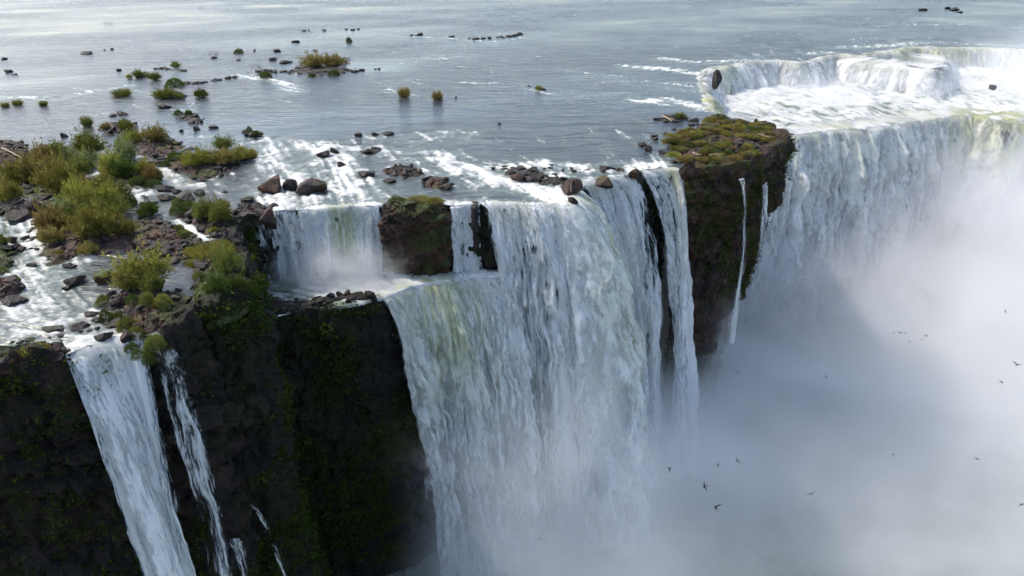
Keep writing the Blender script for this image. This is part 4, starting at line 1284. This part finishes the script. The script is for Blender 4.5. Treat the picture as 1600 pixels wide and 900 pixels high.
branch('driftwood', [W3(3, 231, 1.4), W3(18, 238, 1.1), W3(34, 247, .8)], .22, 'thick pale log lying on the stony bank at the left edge')
branch('driftwood', [W3(24, 235, .6), W3(29, 226, 1.8), W3(34, 217, 3.0)], .16, 'bare forked stump standing on the stony bank', [[W3(28, 228, 1.6), W3(25, 220, 2.6), W3(24, 216, 3.1)], [W3(30, 225, 1.9), W3(36, 220, 2.5)]])
branch('driftwood', [W3(1036, 181, .8), W3(1044, 185, .9), W3(1054, 187, .8)], .22, 'short orange brown log on the tiny islet behind the headland', [[W3(1044, 185, .9), W3(1050, 190, .7)]])
branch('driftwood', [W3(1082, 238, 2.2), W3(1090, 241, 2.2), W3(1097, 242, 2.2)], .13, 'pale stick on the front of the headland, left one')
branch('driftwood', [W3(1108, 242, 2.2), W3(1118, 240, 2.3), W3(1124, 243, 2.1), W3(1126, 250, 1.2)], .14, 'pale bent stick hanging over the front of the headland')
branch('driftwood', [W3(1178, 206, 2.2), W3(1190, 211, 2.2), W3(1204, 215, 2.2)], .13, 'pale forked stick near the outer corner of the headland', [[W3(1190, 211, 2.2), W3(1196, 207, 2.4)]])
branch('driftwood', [W3(892, 299, .8), W3(892, 288, 3.0), W3(894, 278, 4.2)], .12, 'pale stick standing upright on the central lip')

# bare twigs in the far water
for x, y, lb in ((170, 38, 'bare twigs sticking out of the far left water'), (315, 14, 'bare twigs at the far end of the river'), (400, 106, 'bare twigs on the small far reef'), (333, 88, 'bare twigs in the far channel')):
    m = metre(x, y)
    c = at(x, y)
    A, B = [], []
    for k in range(14):
        a = c + (random.uniform(-8, 8) * m, random.uniform(-2, 2), -.1)
        A.append(a)
        B.append(a + (random.uniform(-4, 4) * m, random.uniform(-.5, .5), random.uniform(3, 8) * m))
    obj('bare_shrub', tubes('bare_shrub', A, B, .07), M['stem'], label=lb, cat='shrub')

# ------------------------------------------------------------------ plants on the cliff faces
gv = np.random.default_rng(12)
PV, DV, LV, WV, TV = [], [], [], [], []
for key, cnt, zlo in (('left', 3400, -50), ('mid', 5200, -70), ('step', 4600, -70), ('prom', 3000, -60)):
    fl = CL[key][3]
    nr = CL[key][2]
    r_, c_ = fl.shape[:2]
    i = gv.integers(14, r_ - 1, cnt * 5)
    j = gv.integers(1, c_ - 1, cnt * 5)
    p = fl[i, j]
    msk = fbm(p * .10, 3, 91) + .5 * fbm(p * .4, 2, 92)
    ok = (msk > .02) & (p[:, 2] > zlo)
    p, nn = p[ok][:cnt], nr[j[ok][:cnt]]
    for q, n2 in zip(p, nn):
        k = 9
        s_ = gv.uniform(.3, .8)
        n3 = np.array((n2[0], n2[1], .25))
        PV.append(q + gv.normal(0, s_ * .7, (k, 3)) + n3 * .15)
        DV.append(n3 + gv.normal(0, .55, (k, 3)) + (0, 0, -.25))
        LV.append(gv.uniform(.6, 1.3, k) * s_)
        WV.append(gv.uniform(.25, .5, k) * s_)
        TV.append(np.clip(gv.uniform(0, .4) + gv.uniform(0, .6, k), 0, 1))
DV = np.concatenate(DV)
DV /= np.linalg.norm(DV, axis=1)[:, None]
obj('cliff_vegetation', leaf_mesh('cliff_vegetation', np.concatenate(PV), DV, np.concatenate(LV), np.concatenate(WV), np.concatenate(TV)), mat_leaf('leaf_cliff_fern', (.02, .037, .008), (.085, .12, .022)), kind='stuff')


# ------------------------------------------------------------------ birds
def bird_mesh(flap, sweep):
    v, f = [], []
    prof = [(-.13, .004), (-.09, .014), (-.03, .03), (.03, .032), (.08, .022), (.11, .018), (.135, .004)]
    for x, r in prof:
        for j in range(6):
            v.append((x, r * math.cos(j * 1.047), r * .85 * math.sin(j * 1.047)))
    for i in range(6):
        for j in range(6):
            f.append((i * 6 + j, i * 6 + (j + 1) % 6, (i + 1) * 6 + (j + 1) % 6, (i + 1) * 6 + j))
    for sgn in (-1, 1):
        k = len(v)
        for t, ch in ((0, .085), (.35, .075), (.7, .05), (1, .006)):
            y = sgn * (.02 + .27 * t)
            x = .05 - sweep * t ** 1.7
            z = flap * t * .27 - .03 * t * t
            v += [(x, y, z + .006), (x - ch, y, z), (x - ch * .5, y, z - .006)]
        for i in range(3):
            a, b = k + i * 3, k + i * 3 + 3
            f += [(a, a + 1, b + 1, b), (a + 1, a + 2, b + 2, b + 1), (a + 2, a, b, b + 2)]
        k = len(v)
        v += [(-.10, 0, .004), (-.10, sgn * .02, .0), (-.21, sgn * .035, .0), (-.16, sgn * .004, .0)]
        f.append((k, k + 1, k + 2, k + 3))
    return mesh_from('bird', np.array(v), np.array(f))


BIRD = [bird_mesh(a, b) for a, b in ((.5, .14), (-.25, .18), (.15, .12), (.9, .16))]
BIRDS = [(1268, 772, 11, 'largest black bird over the mist, wings raised, right of centre'), (1046, 732, 9, 'black bird over the mist beside the foot of the central fall'), (1101, 760, 10, 'black bird banking steeply over the mist'), (1118, 793, 10, 'black bird gliding lowest over the green pool'),
         (1152, 720, 9, 'black bird gliding highest of the near flock'), (1122, 727, 6, 'small black bird in the middle of the near flock'), (842, 842, 8, 'lone black bird before the foot of the broad curtain'), (1152, 583, 6, 'black bird before the dark foot of the headland'),
         (1527, 717, 5, 'black bird alone in the bright mist at the lower right'), (1597, 788, 6, 'black bird cut by the right frame edge'), (1565, 597, 6, 'black bird in bright mist near the right edge'), (1589, 570, 8, 'grey bird gliding near the right edge'), (1571, 487, 4, 'speck of a bird high in the bright mist at the right'),
         (1290, 588, 5, 'faint bird alone in the middle of the mist'), (1396, 710, 4, 'faint bird low in the mist'), (1225, 440, 4, 'left speck of the three birds by the massive curtain'), (1255, 437, 4, 'right speck of the three birds by the massive curtain'), (1241, 457, 4, 'lowest speck of the three birds by the massive curtain')]
far = 'speck of a bird in the small far flock over the mist'
BIRDS += [(x, y, 4, ORD[k] + ' from left, ' + far) for k, (x, y) in enumerate(((1396, 520), (1406, 520), (1414, 521), (1421, 533), (1440, 531), (1446, 525)))]
for i, (x, y, w, lb) in enumerate(BIRDS):
    dist = .5 * FPX / w * random.uniform(.95, 1.1)
    u, vv = (x - 800) / FPX, (450 - y) / FPX
    d = Vector((u, CP + vv * SP, -SP + vv * CP)).normalized()
    o = obj('bird', BIRD[i % 4], M['bird'], label=lb, cat='bird', group='small far flock of birds' if far in lb else 'black birds over the mist')
    o.location = Vector((0, 0, CAM_H)) + d * dist
    o.rotation_euler = (random.uniform(-.9, .9), random.uniform(-.5, .3), random.uniform(0, 6.28))
    o.scale = (1.35, 1.35, 1.35)

# small streams on the shaded wall, laid along the rock surface
CV = np.concatenate([CL[k][3][12:].reshape(-1, 3) for k in ('left', 'mid', 'step')])
_d = CV - (0, 0, CAM_H)
_f = _d[:, 1] * CP - _d[:, 2] * SP
_u = 800 + FPX * _d[:, 0] / _f
_v = 450 - FPX * (_d[:, 1] * SP + _d[:, 2] * CP) / _f


def on_cliff(x, y):
    m = (np.hypot(_u - x, _v - y) < 7) & (_f > 5)
    p = CV[m][_f[m].argmin()]
    d = np.array((0, 0, CAM_H)) - p
    return p + d / np.linalg.norm(d) * 2.0


for (x, y), wd, drop, px_, lb, sd in (((396, 788), .9, 15, 1.9, 'small slanting stream low on the shaded cliff wall', 211), ((339, 798), .8, 6, 1.2, 'short white trickle low on the shaded wall, right of the narrow waterfall', 213),
                                      ((368, 846), 2.2, 14, .6, 'little fan of white threads at the bottom of the shaded wall', 212)):
    p = on_cliff(x, y)
    waterfall(np.array([[p[0] - wd / 2, p[1]], [p[0], p[1] - .1], [p[0] + wd / 2, p[1]]]), p[2], p[2] - drop, .5, bumpf([(0, -.05), (.5, .2), (1, -.05)]), lb, sd, mat='veil', amp=.25, ds=.05, dz=.1, lead=.05, push=(px_, 0), veil=0, wide=1.7, feather=.2, taper=.35)
#MIST
# ------------------------------------------------------------------ mist
def mist(name, lo, hi, build, dens, aniso=.25):
    v = np.array([[x, y, z] for x in (lo[0], hi[0]) for y in (lo[1], hi[1]) for z in (lo[2], hi[2])], float)
    f = np.array([[0, 1, 3, 2], [4, 6, 7, 5], [0, 4, 5, 1], [2, 3, 7, 6], [0, 2, 6, 4], [1, 5, 7, 3]])
    t = NT(name)
    d = build(t)
    vol = t.n('ShaderNodeVolumePrincipled', None, Density=t.mul(d, dens), Anisotropy=aniso, Color=(.968, .978, .988, 1))
    t.t.links.new(vol.outputs[0], t.out.inputs['Volume'])
    return obj(name, mesh_from(name, v, f, False), t.m, kind='stuff')


def gorge_mist(t):
    p = t.pos()
    xyz = t.n('ShaderNodeSeparateXYZ', None, Vector=p)
    x, y, z = xyz.outputs
    nz = t.noise(t.scale(p, (.022, .022, .028)), 1.0, 3, .62, .8)
    top = t.add(t.add(-50, t.mul(x, .12)), t.mul(t.sub(y, 110), .07))
    top = t.add(top, t.add(t.mul(t.ss(100, 240, x), 32), t.mul(t.ss(80, 10, x), 24)))
    top = t.add(top, t.mul(t.sub(nz, .5), 60))
    hgt = t.ss(0, 34, t.sub(top, z))
    left = t.ss(-24, 0, t.add(x, t.mul(t.sub(nz, .5), 30)))
    terr = t.mul(t.mul(t.ss(3, -13, z), t.ss(225, 262, y)), t.mul(t.ss(70, 110, x), t.ss(.42, .62, nz)))
    hgt = t.math('MAXIMUM', hgt, t.mul(terr, .5))
    edge = t.mul(t.ss(330, 250, x), t.mul(t.ss(62, 90, y), t.ss(345, 300, y)))
    puff = t.noise(t.scale(p, (.06, .06, .075), (9.1, 4.2, 2.3)), 1.0, 2, .6, .7)
    hgt = t.mul(hgt, t.lin(puff, .3, .7, .45, 1.5))
    hx = t.mul(t.sub(x, 46), 1 / 17.)
    hy = t.mul(t.sub(y, 86), 1 / 22.)
    hole = t.ss(.2, 1.3, t.add(t.math('SQRT', t.add(t.mul(hx, hx), t.mul(hy, hy))), t.mul(t.sub(nz, .5), 1.2)))
    left = t.mul(left, t.lin(hole, 0, 1, .5, 1))
    return t.mul(t.mul(hgt, left), edge)


mist('mist', (-30, 62, -75.5), (330, 345, 40), gorge_mist, .06)


def basin_mist(t):
    p = t.pos()
    c = at(510, 428, ZT1 + 1)
    q = t.n('ShaderNodeVectorMath', {'operation': 'SUBTRACT'}, _0=p, _1=tuple(c)).outputs[0]
    q = t.scale(q, (1 / 17., 1 / 8.0, 1 / 8.0))
    r = t.n('ShaderNodeVectorMath', {'operation': 'LENGTH'}, _0=q).outputs['Value']
    nz = t.noise(p, .22, 2, .6, .6)
    return t.ss(1.0, .15, t.add(r, t.mul(t.sub(nz, .5), 1.1)))



def side_spray(t):
    p = t.pos()
    c = at(300, 720, -24)
    q = t.n('ShaderNodeVectorMath', {'operation': 'SUBTRACT'}, _0=p, _1=tuple(c)).outputs[0]
    q = t.scale(q, (1 / 5.5, 1 / 6.0, 1 / 19.0))
    r = t.n('ShaderNodeVectorMath', {'operation': 'LENGTH'}, _0=q).outputs['Value']
    nz = t.noise(t.scale(p, (.3, .3, .08)), 1.0, 2, .6, .4)
    return t.ss(1.0, .1, t.add(r, t.mul(t.sub(nz, .5), 1.0)))


cs = at(300, 720, -24)
mist('spray_mist', (cs[0] - 7, cs[1] - 7, -46), (cs[0] + 7, cs[1] + 7, -3), side_spray, .07)
cb = at(505, 432, ZT1)
mist('basin_mist', (cb[0] - 18, cb[1] - 9, ZT1 - .3), (cb[0] + 19, cb[1] + 10, ZT1 + 12), basin_mist, .24)
print('TRIS', sum(len(p.vertices) - 2 for m in bpy.data.meshes for p in ()) + sum(len(m.polygons) * 2 for m in bpy.data.meshes))
